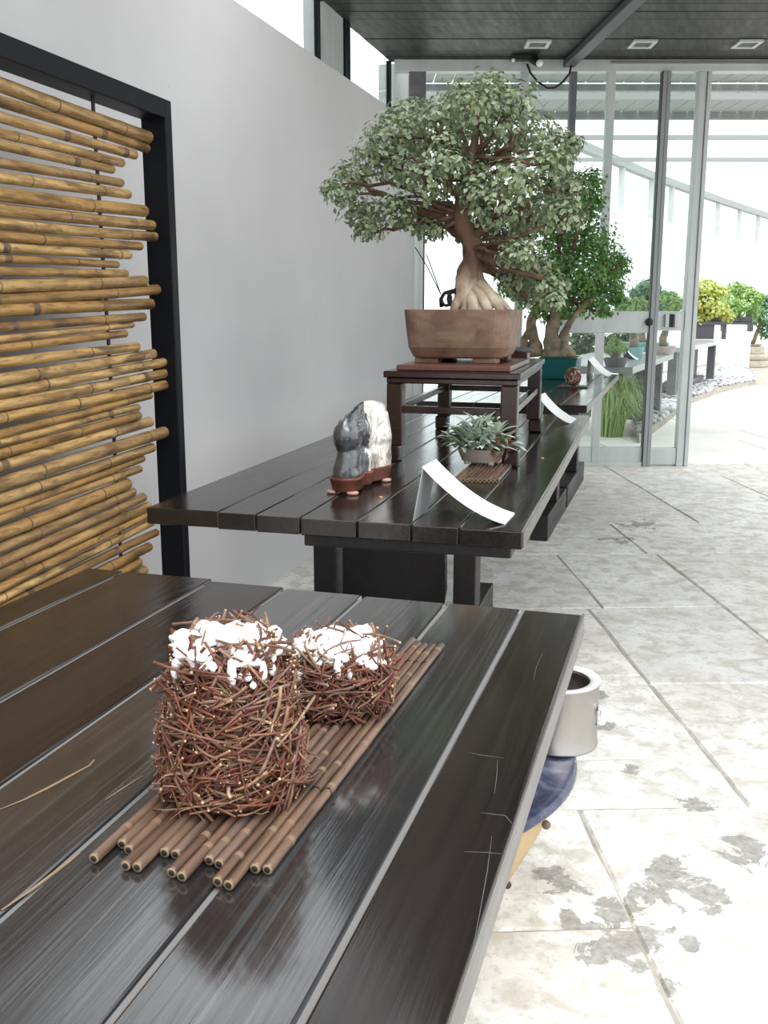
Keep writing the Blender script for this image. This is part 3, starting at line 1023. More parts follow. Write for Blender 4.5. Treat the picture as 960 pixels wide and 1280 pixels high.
def table(label, x_cuts, y0, y1, ang, piv, trest, gap=.007, worn=(), ends=None, apron=None):
    o = thing('display_table', (piv[0], piv[1], 0), label, 'table', 'black plank display tables along the wall')
    mt = Matrix.Translation((piv[0], piv[1], 0)) @ Matrix.Rotation(ang, 4, 'Z') @ Matrix.Translation((-piv[0], -piv[1], 0))

    def rot(m): m.v = [mt @ p for p in m.v]
    n = len(x_cuts) - 1
    for i in range(n):
        a, b = x_cuts[i] + (gap / 2 if i else 0), x_cuts[i + 1] - (gap / 2 if i < n - 1 else 0)
        e0, e1 = (ends[i] if ends else (0, 0))
        m = MB().box(a, b, y0 + e0, y1 + e1, T - TH, T)
        rot(m)
        mm = 'plank_worn' if i in worn else 'plank'
        m.build('plank', M[mm], o, bevel=.0025, origin=mt @ Vector(((a + b) / 2, (y0 + y1) / 2, T)))
    for i in range(1, n):
        x = x_cuts[i]
        m = MB().box(x - gap * .62, x + gap * .62, y0 + .02, y1 - .02, T - TH + .003, T - .0028)
        rot(m)
        m.build('joint_strip', M['dust' if gap > .0052 else 'dust_dark'], o)
    for yp, f0, f1, xl, xr in trest:
        trestle(o, None, f0, f1, yp, xl, xr, T - TH - .05, rot)
        m = MB().box(xl + .02, xr + .06, yp - .05, yp + .05, T - TH - .05, T - TH); rot(m); m.build('bearer', M['table_leg'], o, bevel=.003)
    if apron:
        m = MB().box(*apron); rot(m); m.build('apron', M['table_leg'], o, bevel=.003)
    # the worn long edge, light falling on it put into a paler strip
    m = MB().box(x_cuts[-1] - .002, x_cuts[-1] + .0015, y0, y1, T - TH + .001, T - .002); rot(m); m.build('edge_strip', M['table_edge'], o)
    return o, mt


t1, mt1 = table('nearest black plank table with twig basket and bamboo mat on it', [-.925, -.857, -.695, -.566, -.437, -.308, -.197, -.112], -.6, 1.36, 0, (-.52, .4), [(.35, -.10, .80, -.80, -.30)], gap=.0055, worn=(3, 4, 5),
               ends=[(0, .012), (0, .01), (0, -.002), (0, -.008), (0, -.012), (0, -.01), (0, -.012)])
# bare wood and scuffs on the near table
def strip_on(pts, wd, mtl, nm, par, z):
    P = [at_z(x, y, z) for x, y in pts]
    m = MB()
    vs_ = []
    for i, p in enumerate(P):
        d = (P[min(i + 1, len(P) - 1)] - P[max(i - 1, 0)]).normalized()
        s = Vector((-d.y, d.x, 0)) * wd * .6 * (.25 + .75 * math.sin(math.pi * (i + .3) / (len(P) - .4))) * R.uniform(.6, 1)
        vs_ += [p - s, p + s]
    n = len(P)
    top = [v + Vector((0, 0, .0004)) for v in vs_]
    m.add(top, [(2 * i, 2 * i + 1, 2 * i + 3, 2 * i + 2) for i in range(n - 1)])
    m.add(vs_, [(2 * i, 2 * i + 2, 2 * i + 3, 2 * i + 1) for i in range(n - 1)])
    return m.build(nm, M[mtl], par)


for pts, wd, ml, nm in (([(0, 1012), (30, 1000), (60, 985), (88, 970), (112, 957), (118, 950)], .0035, 'tanwear', 'worn_patch'), ([(2, 1138), (40, 1112), (85, 1078), (100, 1066)], .003, 'tanwear', 'worn_patch'), ([(132, 1000), (150, 988), (178, 970)], .0018, 'tanwear', 'worn_patch'),
                        ([(586, 941), (600, 944), (630, 948)], .0008, 'scuff', 'scratch'), ([(622, 950), (621, 970), (618, 992)], .0007, 'scuff', 'scratch'), ([(601, 1016), (615, 1018), (632, 1020), (640, 1030)], .0009, 'scuff', 'scratch'), ([(580, 1065), (610, 1066), (628, 1068)], .0006, 'scuff', 'scratch'), ([(615, 1045), (609, 1090), (600, 1140), (592, 1180)], .0006, 'scuff', 'scratch'), ([(678, 818), (670, 835), (667, 850)], .0005, 'scuff', 'scratch')):
    strip_on(pts, wd, ml, nm, t1, T + .0001)
t2, mt2 = table('middle black plank table carrying the stone, white card and tall stand', [-1.095, -.925, -.835, -.735, -.612, -.498, -.400, -.275], 1.845, 4.06, math.radians(1.8), (-.69, 1.845),
               [(3.10, 2.65, 3.42, -1.13, -.56)], gap=.004, ends=[(.02, 0), (.01, 0), (.005, 0), (0, 0), (0, 0), (-.005, 0), (-.01, 0)], apron=(-.735, -.30, 1.87, 1.93, T - TH - .028, T - TH))
t3, mt3 = table('farthest black plank table under the teal pot near the glass', [-1.19, -1.05, -.91, -.78, -.65, -.51, -.395], 4.50, 6.80, 0, (-.8, 4.5), [(5.1, 4.67, 5.46, -1.08, -.572), (6.1, 5.52, 6.5, -1.08, -.572)], gap=.005)
for px, py in ((476, 622), (678, 573), (488, 574)):
    p = at_z(px, py, T)
    MB().ico((p.x, p.y, T + .001), .005, 2, 0, (1, 1, .5)).build('stud', M['brass'], t2, smooth=True)

# ================================================================== BAMBOO SCREEN
XF, XB = -1.28, -1.352
XP = -1.318
yp0, yp1 = 2.352, 2.384
zt = 1.621
sc = thing('bamboo_screen', ((XF + XB) / 2, 1.5, 0), 'black framed screen of stacked golden bamboo poles against the wall', 'screen')
MB().box(XB, XF, yp0, yp1, 0, zt).build('frame_post', M['black_frame'], sc, bevel=.003)
MB().box(XB, XF, .62, .652, 0, zt).build('frame_post', M['black_frame'], sc, bevel=.003)
MB().box(XB, XF, .652, yp0, zt - .046, zt).build('frame_rail', M['black_frame'], sc, bevel=.003)
MB().box(XB, XF, .652, yp0, .08, .12).build('frame_rail', M['black_frame'], sc, bevel=.003)
poles = [(105, 187, 172, 16), (128, 185, 186, 12), (146, 170, 194, 12), (167, 154, 204, 11), (180, 142, 212, 11), (205, 153, 229, 11), (222, 162, 243, 12), (242, 182, 264, 15), (262, 192, 282, 13), (278, 195, 296, 12), (294, 177, 308, 11), (309, 163, 319, 11), (325, 148, 331, 9), (338, 159, 342, 10), (357, 182, 351, 14), (373, 198, 362, 13), (388, 190, 380, 14), (408, 181, 396, 11), (423, 167, 406, 8), (436, 158, 417, 10), (453, 173, 433, 12), (474, 193, 442, 13), (492, 206, 453, 12), (506, 218, 464, 12), (522, 207, 481, 13), (542, 189, 494, 10), (555, 174, 509, 9), (568, 175, 519, 11), (583, 189, 527, 13), (605, 207, 540, 15), (623, 192, 559, 12), (638, 180, 573, 9), (648, 176, 586, 10), (665, 161, 604, 15), (683, 168, 614, 12), (702, 181, 621, 12), (718, 187, 632, 12), (735, 189, 642, 11), (748, 192, 652, 10), (762, 197, 665, 10), (780, 188, 683, 12), (796, 175, 702, 13), (815, 182, 712, 13), (832, 180, 728, 12), (850, 190, 745, 12)]
for i, (ly, ex, ey, th) in enumerate(poles):
    e = at_x(ex - 1, ey, XP); l_ = at_x(0, ly, XP)
    d = (l_ - e)
    d.x = 0
    d.normalize()
    r = th * .5 * depth(e) / F * .98
    Ltot = min(1.62, e.y - .70)
    # nodes along the pole
    pts, rads, mids = [], [], []
    pos = 0.0
    nd = R.uniform(.03, .25)
    taper = R.uniform(-.05, .06)
    wob = R.uniform(-.004, .004)

    def pp(x): return e + d * x + Vector((0, 0, wob * math.sin(x * 4)))
    def rr(x): return r * (1 + taper * x)
    seq = [(0, .80, 1), (.004, 1.0, 0)]
    while nd < Ltot - .04:
        dk = R.random()
        seq += [(nd - .012, .98, 0), (nd - .003, 1.05, 1), (nd, .97, 1 if dk < .3 else 0), (nd + (.003 if dk > .15 else .02), 1.04, 0), (nd + .03, .985, 0)]
        if R.random() < .35:
            seq += [(nd + .05, .98, 1 if False else 0)]
        nd += R.uniform(.22, .46)
    seq += [(Ltot, .98, 0)]
    pts = [pp(s_[0]) for s_ in seq]
    rads = [rr(s_[0]) * s_[1] for s_ in seq]
    mids = [s_[2] for s_ in seq[:-1]]
    m = MB().tube(pts, rads, 10, 0, 1, mids)
    m.build('bamboo_pole', [M['bamboo'], M['bamboo_node']], sc, smooth=True, origin=pp(0))
ca_ = at_x(118, 112, XP + .002); cb_ = at_x(137, 470, XP + .002)
for yy in (ca_.y, 1.0):
    MB().tube([(XP - .004, yy, zt - .046), (XP - .004, yy + .01, 1.0), (XP - .004, yy + .012, .30)], .0045, 6).build('cord', M['wire'], sc)

# ================================================================== BAMBOO MAT AND TWIG BASKETS
ends = [(117, 1072), (152, 1054), (165, 1062), (162, 1082), (177, 1084), (207, 1065), (220, 1067), (215, 1090), (230, 1095), (265, 1075), (280, 1080), (272, 1101), (290, 1106), (320, 1085), (334, 1086)]
P = sorted([at_z(x, y, T + .006) for x, y in ends], key=lambda p: p.x)
n = len(P)
mtb = thing('bamboo_mat', (-.34, .86, T), 'mat of brown canes tied with wire under the twig baskets', 'mat')
x0, x1 = P[0].x, P[-1].x
cw = (x1 - x0) / (n - 1)
for i, p in enumerate(P):
    xx = x0 + cw * i
    r = cw * .47
    yf = (1.150 if i > 9 else 1.13) + R.uniform(-.012, .012)
    xf = xx + .006 + (i - n / 2) * .0004
    a = Vector((xx, p.y, T + r + .0006)); b = Vector((xf, yf, T + r + .0006))
    Lc = (b - a).length
    seq = [(0, 1.0, 2), (.0002, .55, 3)]
    q = R.uniform(.02, .12)
    seq = [(0, .95, 0), (.003, 1.0, 0)]
    while q < Lc - .02:
        seq += [(q - .004, .98, 0), (q - .0012, 1.12, 1), (q + .0012, 1.1, 1), (q + .005, .97, 0)]
        q += R.uniform(.07, .14)
    seq += [(Lc, .98, 0)]
    m = MB().tube([a.lerp(b, s_[0] / Lc) for s_ in seq], [r * min(1.04, s_[1]) for s_ in seq], 10, 0, 2, [s_[2] for s_ in seq[:-1]])
    dd = (b - a).normalized()
    m.tube([a - dd * .0004, a + dd * .0002], r * .55, 8, 3)
    m.tube([b + dd * .0004, b - dd * .0002], r * .55, 8, 3)
    m.build('cane', [M['cane'], M['cane_node'], M['cut'], M['hollow']], mtb, smooth=True, origin=a)
for yy in (.745, 1.075):
    pts = []
    for i in range(n):
        xx = x0 + cw * i + .006 * (yy - .6) / .55
        for sgn, zz in ((-.25, cw * .98), (.25, cw * .98), (.5, cw * .62)):
            pts.append((xx + sgn * cw, yy + R.uniform(-.001, .001), T + zz))
    pts = [(pts[0][0] - .004, yy, T + .003)] + pts + [(pts[-1][0] + .003, yy, T + .004)]
    MB().tube(pts, .0008, 5).build('binding_wire', M['wire'], mtb)


def twig_mesh(L, r, bend, k_):
    m = MB()
    pts, rads = [], []
    sg = 5
    for i in range(sg + 1):
        f = i / sg - .5
        x = f * L
        z = -bend * (f * 2) ** 2
        y = .0011 * math.sin(f * 6 + k_)
        pts.append((x, y, z + .0003 * math.sin(k_ * 3 + i * 2)))
        rads.append(r * (1.08 - .3 * (f + .5)))
    m.tube(pts, rads, 5, 0, 1)
    if k_ % 3 == 0:
        q = Vector(pts[2])
        m.tube([q, q + Vector((L * .12, .0, .006)), q + Vector((L * .22, .004, .012))], [r * .6, r * .5, r * .4], 4, 0, 1)
    return m


TW = []
for i in range(14):
    TW.append(twig_mesh(R.uniform(.030, .086), R.uniform(.00075, .0017), R.uniform(.001, .010), i).build('twig', [M['twig'], M['twig_end']], None, smooth=True, link=False))
TWS = []
for i in range(5):
    TWS.append(twig_mesh(R.uniform(.010, .022), R.uniform(.0013, .0021), 0, 1).build('twig', [M['twig'], M['twig_end']], None, smooth=True, link=False))


def twig_basket(label, c, prof, n_parts, n_stuff, top_r, base_z):
    """c: centre on the mat, prof: [(z, r)]"""
    o = thing('twig_basket', (c[0], c[1], base_z), label, 'basket', 'twig baskets filled with white cotton')
    hmax = prof[-1][0]

    def rad(z):
        for (za, ra), (zb, rb) in zip(prof[:-1], prof[1:]):
            if za <= z <= zb: return ra + (rb - ra) * (z - za) / (zb - za)
        return prof[-1][1]
    MB().lathe([(r * .80, z) for z, r in prof], (c[0], c[1], base_z), 24).build('core', M['bark_dark'], o, smooth=True)

    def pose(meshes):
        a = R.uniform(0, 2 * math.pi)
        z = R.uniform(.002, hmax)
        r = rad(z) * R.uniform(.92, 1.05)
        sq = 1 + .05 * math.cos(4 * a + .6)
        nrm = Vector((math.cos(a), math.sin(a), 0))
        tan = Vector((-math.sin(a), math.cos(a), 0))
        me = R.choice(meshes)
        tl = R.gauss(0, .55) + (.25 if R.random() < .5 else -.25)
        if R.random() < .22: tl = R.uniform(.8, 1.5) * R.choice((-1, 1))
        x = tan * math.cos(tl) + Vector((0, 0, 1)) * math.sin(tl) + nrm * R.gauss(0, .12)
        if R.random() < .5: x = -x
        x.normalize()
        y = nrm.cross(x).normalized()
        zz = x.cross(y)
        p = Vector((c[0], c[1], base_z)) + nrm * r * sq + Vector((0, 0, z))
        # keep the ends above the mat and below the rim
        half = .035 * abs(x.z)
        p.z = min(max(p.z, base_z + half * .8 + .003), base_z + hmax - half * .4)
        mt = Matrix((x, y, zz)).transposed().to_4x4()
        mt.translation = p
        return me, mt

    for i in range(n_parts):
        me, mt = pose(TW if R.random() < .86 else TWS)
        if me in TWS:   # stub ends poking outwards
            nrm = Vector((mt.translation.x - c[0], mt.translation.y - c[1], 0)).normalized()
            x = (nrm + rv() * .5).normalized(); y = x.orthogonal().normalized(); z_ = x.cross(y)
            t_ = mt.translation.copy()
            mt = Matrix((x, y, z_)).transposed().to_4x4(); mt.translation = t_
        inst('twig', me, o, mt)
    # twigs ringing the mouth
    for i in range(36):
        a = R.uniform(0, 2 * math.pi)
        nrm = Vector((math.cos(a), math.sin(a), 0)); tan = Vector((-math.sin(a), math.cos(a), 0))
        x = (tan * R.choice((-1, 1)) + Vector((0, 0, R.uniform(-.25, .22))) - nrm * R.uniform(-.2, .9)).normalized()
        y = Vector((0, 0, 1)).cross(x).normalized(); z_ = x.cross(y)
        mt = Matrix((x, y, z_)).transposed().to_4x4()
        mt.translation = Vector((c[0], c[1], base_z + hmax + R.uniform(-.004, .018))) + nrm * top_r * R.uniform(.40, .93)
        inst('twig', R.choice(TW[:10]), o, mt)
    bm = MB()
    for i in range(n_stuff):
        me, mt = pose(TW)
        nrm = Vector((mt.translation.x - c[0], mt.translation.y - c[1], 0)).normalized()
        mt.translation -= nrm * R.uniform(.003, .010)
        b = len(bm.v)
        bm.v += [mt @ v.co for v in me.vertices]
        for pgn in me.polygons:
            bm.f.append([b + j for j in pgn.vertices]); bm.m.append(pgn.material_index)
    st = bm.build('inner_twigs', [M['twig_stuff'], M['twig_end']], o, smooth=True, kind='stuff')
    # cotton filling: soft lumps heaped in the mouth
    m = MB()
    for i in range(85):
        a = R.uniform(0, 2 * math.pi); q = top_r * math.sqrt(R.random()) * .93
        m.ico((c[0] + q * math.cos(a), c[1] + q * math.sin(a), base_z + hmax + .002 + .009 * (1 - q / top_r) + R.uniform(-.007, .006)), R.uniform(.004, .0095), 3, 0, (R.uniform(.8, 1.5), R.uniform(.8, 1.5), R.uniform(.5, .9)), .42, 2.2)
    for i in range(22):
        a = R.uniform(0, 2 * math.pi); z = hmax - R.uniform(-.004, .020) * (1 if R.random() < .8 else 1.6)
        q = rad(min(z, hmax)) * 1.0
        m.ico((c[0] + q * math.cos(a), c[1] + q * math.sin(a), base_z + z), R.uniform(.002, .0045), 2, 0, (1, 1, R.uniform(1.0, 2.6)), .6, 1.8)
    m.build('cotton_filling', M['cotton'], o, smooth=True, kind='stuff')
    return o


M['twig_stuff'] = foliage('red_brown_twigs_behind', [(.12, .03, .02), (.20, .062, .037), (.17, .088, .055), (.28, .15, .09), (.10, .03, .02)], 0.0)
MZ = T + cw + .0012
twig_basket('tall round twig basket heaped with white cotton, nearer of the two', (-.355, .722), [(0, .060), (.03, .063), (.07, .059), (.105, .050), (.128, .043)], 266, 900, .047, MZ)
twig_basket('low round twig basket heaped with white cotton, behind the tall one', (-.325, .923), [(0, .040), (.012, .050), (.03, .056), (.045, .054), (.060, .048)], 262, 560, .050, MZ)

# ================================================================== THINGS ON THE MIDDLE TABLE
# red-brown two-lobed stand and the viewing stone
A = at_z(431, 617, T); B = at_z(470, 601, T)
A = Vector((A.x, A.y + .012, T)); B = Vector((B.x, B.y + .012, T))


def lobes_outline(ra, rb, n=72, ctr=None):
    ctr = ctr or A.lerp(B, .5)
    out = []
    for k_ in range(n):
        a = 2 * math.pi * k_ / n
        d = Vector((math.cos(a), math.sin(a), 0))
        best = .012
        for cc, r in ((A, ra), (B, rb), (A.lerp(B, .5), min(ra, rb) * .72)):
            oc = ctr - cc; oc.z = 0
            b_ = oc.dot(d); q = b_ * b_ - (oc.length_squared - r * r)
            if q > 0: best = max(best, -b_ + math.sqrt(q))
        out.append(best)
    # soften the waist
    out = [(out[i - 1] + 2 * out[i] + out[(i + 1) % n]) / 4 for i in range(n)]
    return ctr, out


def loft(m, layers, n=72, mi=0, nz=0, seed=0):
    vs_, fs_ = [], []
    for ctr, rad_, z in layers:
        for k_ in range(n):
            a = 2 * math.pi * k_ / n
            p = Vector((ctr.x + rad_[k_] * math.cos(a), ctr.y + rad_[k_] * math.sin(a), z))
            if nz:
                u = Vector((p.x * 28, p.y * 28, p.z * 16 + seed))
                g = nz * noise.noise(u) + nz * .5 * noise.noise(u * 2.3)
                p.x += math.cos(a) * g; p.y += math.sin(a) * g
            vs_.append(p)
    for i in range(len(layers) - 1):
        for k_ in range(n):
            fs_.append((i * n + k_, i * n + (k_ + 1) % n, (i + 1) * n + (k_ + 1) % n, (i + 1) * n + k_))
    fs_.append(list(range(n))[::-1]); fs_.append(list(range((len(layers) - 1) * n, len(layers) * n)))
    m.add(vs_, fs_, mi)


stn = thing('stone_stand', (A.x, A.y, T), 'low red-brown lobed wooden stand holding the upright grey stone', 'stand')
m = MB()
lay = []
for z, k_ in ((.006, .034), (.010, .035), (.030, .039), (.034, .041), (.038, .041), (.040, .038), (.036, .034)):
    ctr, o_ = lobes_outline(k_, k_ * .95)
    lay.append((ctr, o_, T + z))
loft(m, lay); sbody = m.build('body', M['red_clay'], stn, smooth=True)
for q in (A + Vector((.022, -.022, 0)), A + Vector((-.028, -.016, 0)), B + Vector((.026, -.016, 0)), B + Vector((-.01, .028, 0))):
    MB().lathe([(.010, 0), (.014, .004), (.012, .008)], (q.x, q.y, T), 14, sx=1.1).build('foot', M['clay_light'], sbody, smooth=True, label='pale worn foot')
rk = None
m = MB()
lay = []
HS = .205
for i in range(25):
    f = i / 24
    z = .034 + f * (HS - .034)
    # nearer lobe is lower and waisted, farther one rises to the summit
    ka = .034 * (1 - .22 * math.exp(-((f - .38) / .12) ** 2)) * (1.0 if f < .55 else max(.05, 1 - ((f - .55) / .36) ** 2 * .8 if f < .91 else .05))
    kb = .036 * math.sqrt(max(.02, 1 - max(0, (f - .30) / .72) ** 2.2))
    ctr = A.lerp(B, .5 + .12 * f)
    ctr, o_ = lobes_outline(max(ka, .008), kb, ctr=ctr)
    if f > .9:
        sq = math.sqrt(max(0.01, 1 - ((f - .9) / .1) ** 2))
        o_ = [x * (.35 + .65 * sq) for x in o_]
    lay.append((ctr, o_, T + z))
loft(m, lay, 72, 0, .006, 3)
rk = m.build('viewing_stone', M['rock'], None, smooth=True, origin=(A.lerp(B, .5).x, A.lerp(B, .5).y, T + .1))
props(rk, 'upright polished grey stone with a white crystalline face', 'stone')


# white curved cards
def card(label, foot_n, foot_f, apex_n, apex_f, end_n, end_f, zt_, parent=None):
    """near/far pixel pairs on the table of the back foot and the front end; apex pixels at the depth of the foot"""
    fn, ff = at_z(*foot_n, zt_), at_z(*foot_f, zt_)
    en, ef = at_z(*end_n, zt_), at_z(*end_f, zt_)
    wv = ((ff - fn) + (ef - en)) * .5; wv.z = 0
    ff, ef = fn + wv, en + wv
    an = at_y(*apex_n, fn.y + .004)
    af = an + wv
    c = (fn + en) * .5
    o = thing('label_card', (c.x, c.y, zt_), label, 'card', 'white curved label cards')
    th = Vector((0, 0, .0022))
    # leg
    vs_ = [fn, ff, af, an]
    u = (en - fn).normalized() * .002
    m = MB().add([p for p in vs_] + [p + u for p in vs_], [(0, 1, 2, 3), (7, 6, 5, 4), (0, 4, 5, 1), (1, 5, 6, 2), (2, 6, 7, 3), (3, 7, 4, 0)])
    m.build('back_leg', M['grey_metal'], o)
    n_ = 14
    top, bot = [], []
    for i in range(n_ + 1):
        f = i / n_
        x = f
        zf = (1 - f) ** 1.9 * 1.0
        pn = an.lerp(en, x); pn.z = en.z + (an.z - en.z) * (.62 * (1 - f) ** 2.0 + .38 * (1 - f)) + .0004
        for q in (pn, pn + wv): top.append(q + th); bot.append(q)
    m = MB()
    k_ = len(top)
    fs_ = []
    for i in range(n_):
        a = 2 * i
        fs_ += [(a, a + 2, a + 3, a + 1), (k_ + a + 1, k_ + a + 3, k_ + a + 2, k_ + a), (a, k_ + a, k_ + a + 2, a + 2), (a + 1, a + 3, k_ + a + 3, k_ + a + 1)]
    fs_ += [(0, 1, k_ + 1, k_), (2 * n_, k_ + 2 * n_, k_ + 2 * n_ + 1, 2 * n_ + 1)]
    m.add(top + bot, fs_)
    m.build('sheet', M['white_card'], o)
    return o


card('large white curved label card in front of the small potted plant', (516, 651), (533, 643), (528, 585), (550, 573), (631, 656), (642, 638), T)
card('white curved label card behind the dark display stand leg', (668, 527), (674, 521), (672, 496), (678, 489), (713, 530), (724, 524), T)
card('white curved label card beside the little twig ball on the far table', (733, 470), (738, 466), (735, 449), (740, 445), (760, 471), (769, 467), T)
card('white curved label card on the pale table outside the glass', (779, 449), (783, 447), (781, 434), (786, 430), (796, 450), (803, 446), .68)

# small potted succulent on its own reed mat
rm0 = at_z(598, 588, T)
rm = thing('reed_mat', (rm0.x, rm0.y, T), 'little mat of pinkish reeds under the potted succulent', 'mat')
pn = [at_z(x, 601, T + .004) for x in (568, 622)]
wdt = (pn[1] - pn[0]).length
nr = 11
for i in range(nr):
    a = pn[0].lerp(pn[1], i / (nr - 1)); a.y += R.uniform(-.003, .003)
    b = a + Vector((-.010, .29 + R.uniform(-.006, .006), 0))
    r = wdt / (nr - 1) * .48
    a.z = b.z = T + r
    m = MB().tube([a, b], r, 9, 0, 1)
    m.tube([a - Vector((0, .0004, 0)), a], r * .55, 8, 2)
    m.build('reed', [M['reed'] if 'reed' in M else M['cane'], M['cut_pink'] if 'cut_pink' in M else M['cut'], M['hollow']], rm, origin=a)
pc = at_z(597, 582, T + .01)
pc = Vector((pc.x - .0, pc.y + .045, T + wdt / (nr - 1) * .96 + .0005))
sx_ = 30 * depth(pc) / F
pl_ = thing('potted_succulent', tuple(pc), 'silvery green leafy plant in a low oval beige pot', 'plant')
pt3 = MB().lathe([(sx_ * .72, .004), (sx_ * .80, .007), (sx_ * .97, .034), (sx_ * 1.0, .040), (sx_ * .97, .042), (sx_ * .90, .042), (sx_ * .88, .036)], pc, 40, sy=.72).build('pot', M['pot_beige'], pl_, smooth=True)
for q in ((-.5, -.42), (.5, -.42), (-.5, .42), (.5, .42)):
    MB().lathe([(.008, 0), (.009, .008)], (pc.x + q[0] * sx_, pc.y + q[1] * sx_, pc.z), 10).build('foot', M['pot_beige'], pt3)
MB().lathe([(sx_ * .87, .030), (sx_ * .86, .037)], pc, 24, sy=.72).build('soil', M['soil'], pl_)


def lance(L, W, droop):
    m = MB()
    n_ = 5
    vs_ = []
    for i in range(n_ + 1):
        f = i / n_
        ww = W * math.sin(math.pi * min(1, .12 + f * .88)) ** .8 * (1 if i < n_ else .05)
        z = L * (.15 * f - droop * f * f)
        vs_ += [(f * L, -ww, z + ww * .45), (f * L, 0, z), (f * L, ww, z + ww * .45)]
    fs_ = []
    for i in range(n_):
        a = 3 * i
        fs_ += [(a, a + 1, a + 4, a + 3), (a + 1, a + 2, a + 5, a + 4)]
    return m.add(vs_, fs_)


LV = [lance(L, W, dr).build('leaf', M['succulent'], None, smooth=True, link=False) for L, W, dr in ((.060, .0095, .25), (.052, .0105, .4), (.066, .009, .45), (.048, .010, .15))]
for i in range(290):
    a = R.uniform(0, 2 * math.pi); q = math.sqrt(R.random())
    p = pc + Vector((q * 1.15 * sx_ * math.cos(a), q * .95 * sx_ * math.sin(a), .042 + .065 * (1 - q * q) * R.uniform(.2, 1)))
    el = R.uniform(-.1, .95) + .35 * (1 - q)
    a2 = a + R.gauss(0, 1.1)
    x = Vector((math.cos(a2) * math.cos(el), math.sin(a2) * math.cos(el), math.sin(el)))
    y = Vector((0, 0, 1)).cross(x).normalized(); z_ = x.cross(y)
    mt = Matrix((x, y, z_)).transposed().to_4x4(); mt.translation = p
    inst('leaf', R.choice(LV), pl_, mt)
m = MB()
for i in range(60):
    a = R.uniform(-.9, .5); q = R.uniform(.6, 1.25)
    p = pc + Vector((q * sx_ * math.cos(a), q * .8 * sx_ * math.sin(a), R.uniform(.034, .075)))
    leaf_mesh(m, p, rv(), rv(), .028, .008)
m.build('dry_leaves', M['dead_leaf'], pl_, kind='stuff')

# tall dark display stand
s_fl = Vector((-.785, 2.64)); s_fr = Vector((-.415, 2.63)); s_br = Vector((-.465, 3.48)); s_bl = Vector((-.835, 3.49))
SZ = .935
stand = thing('display_stand', ((s_fl.x + s_br.x) / 2, 3.06, T), 'dark red lacquered open stand under the big brown pot', 'stand')


def sp2(u, v): return s_fl.lerp(s_fr, u).lerp(s_bl.lerp(s_br, u), v)


def quadprism(m, u0, u1, v0, v1, z0, z1):
    P_ = [sp2(u0, v0), sp2(u1, v0), sp2(u1, v1), sp2(u0, v1)]
    return m.prism([(p.x, p.y) for p in P_], z0, z1)


quadprism(MB(), -.02, 1.02, -.01, 1.01, SZ - .018, SZ).build('top_board', M['rosewood'], stand, bevel=.003)
quadprism(MB(), .0, 1.0, 0, 1, SZ - .034, SZ - .018).build('apron', M['rosewood'], stand, bevel=.003)
for u in (0, 1):
    for v in (0, 1):
        ua, ub = (0, .125) if u == 0 else (.875, 1)
        va, vb = (0, .055) if v == 0 else (.945, 1)
        m = MB()
        quadprism(m, ua, ub, va, vb, T + .045, SZ - .034)
        lg = m.build('leg', M['rosewood'], stand, bevel=.004)
        m = MB()
        o1 = -.02 if u == 0 else .02
        quadprism(m, ua + o1, ub + o1, va - .004, vb + .004, T, T + .047)
        m.build('foot', M['rosewood'], lg, bevel=.006)
zr0, zr1 = T + .138, T + .158
quadprism(MB(), .1, .9, .01, .035, zr0, zr1).build('stretcher', M['rosewood'], stand, bevel=.002)
quadprism(MB(), .1, .9, .965, .99, zr0, zr1).build('stretcher', M['rosewood'], stand, bevel=.002)
quadprism(MB(), .02, .08, .05, .95, zr0, zr1).build('stretcher', M['rosewood'], stand, bevel=.002)
quadprism(MB(), .92, .98, .05, .95, zr0, zr1).build('stretcher', M['rosewood'], stand, bevel=.002)

# red board under the pot
TZ = SZ + .016
bd = MB().box(-.772, -.452, 2.67, 3.13, SZ + .0002, TZ, rot=math.radians(2)).build('pot_board', M['redwood'], None, bevel=.003, origin=(-.612, 2.9, SZ))
props(bd, 'thin red wooden board between the brown pot and the dark stand', 'board')

# big bonsai in the brown pot
PC = Vector((-.622, 2.91, TZ))
PH = 1.103 - TZ


def rrect(hx, hy, r, n_=8):
    out = []
    for cx, cy, a0 in ((hx - r, hy - r, 0), (-hx + r, hy - r, 90), (-hx + r, -hy + r, 180), (hx - r, -hy + r, 270)):
        for i in range(n_ + 1):
            a = math.radians(a0 + 90 * i / n_)
            out.append((cx + r * math.cos(a), cy + r * math.sin(a)))
    return out


def rloft(m, layers, c, rot=0, mi=0):
    n_ = None
    vs_, fs_ = [], []
    for hx, hy, r, z in layers:
        o_ = rrect(hx, hy, r); n_ = len(o_)
        vs_ += [(c.x + x * math.cos(rot) - y * math.sin(rot), c.y + x * math.sin(rot) + y * math.cos(rot), c.z + z) for x, y in o_]
    for i in range(len(layers) - 1):
        for k_ in range(n_):
            fs_.append((i * n_ + k_, i * n_ + (k_ + 1) % n_, (i + 1) * n_ + (k_ + 1) % n_, (i + 1) * n_ + k_))
    fs_.append(list(range(n_))[::-1]); fs_.append(list(range((len(layers) - 1) * n_, len(layers) * n_)))
    m.add(vs_, fs_, mi)


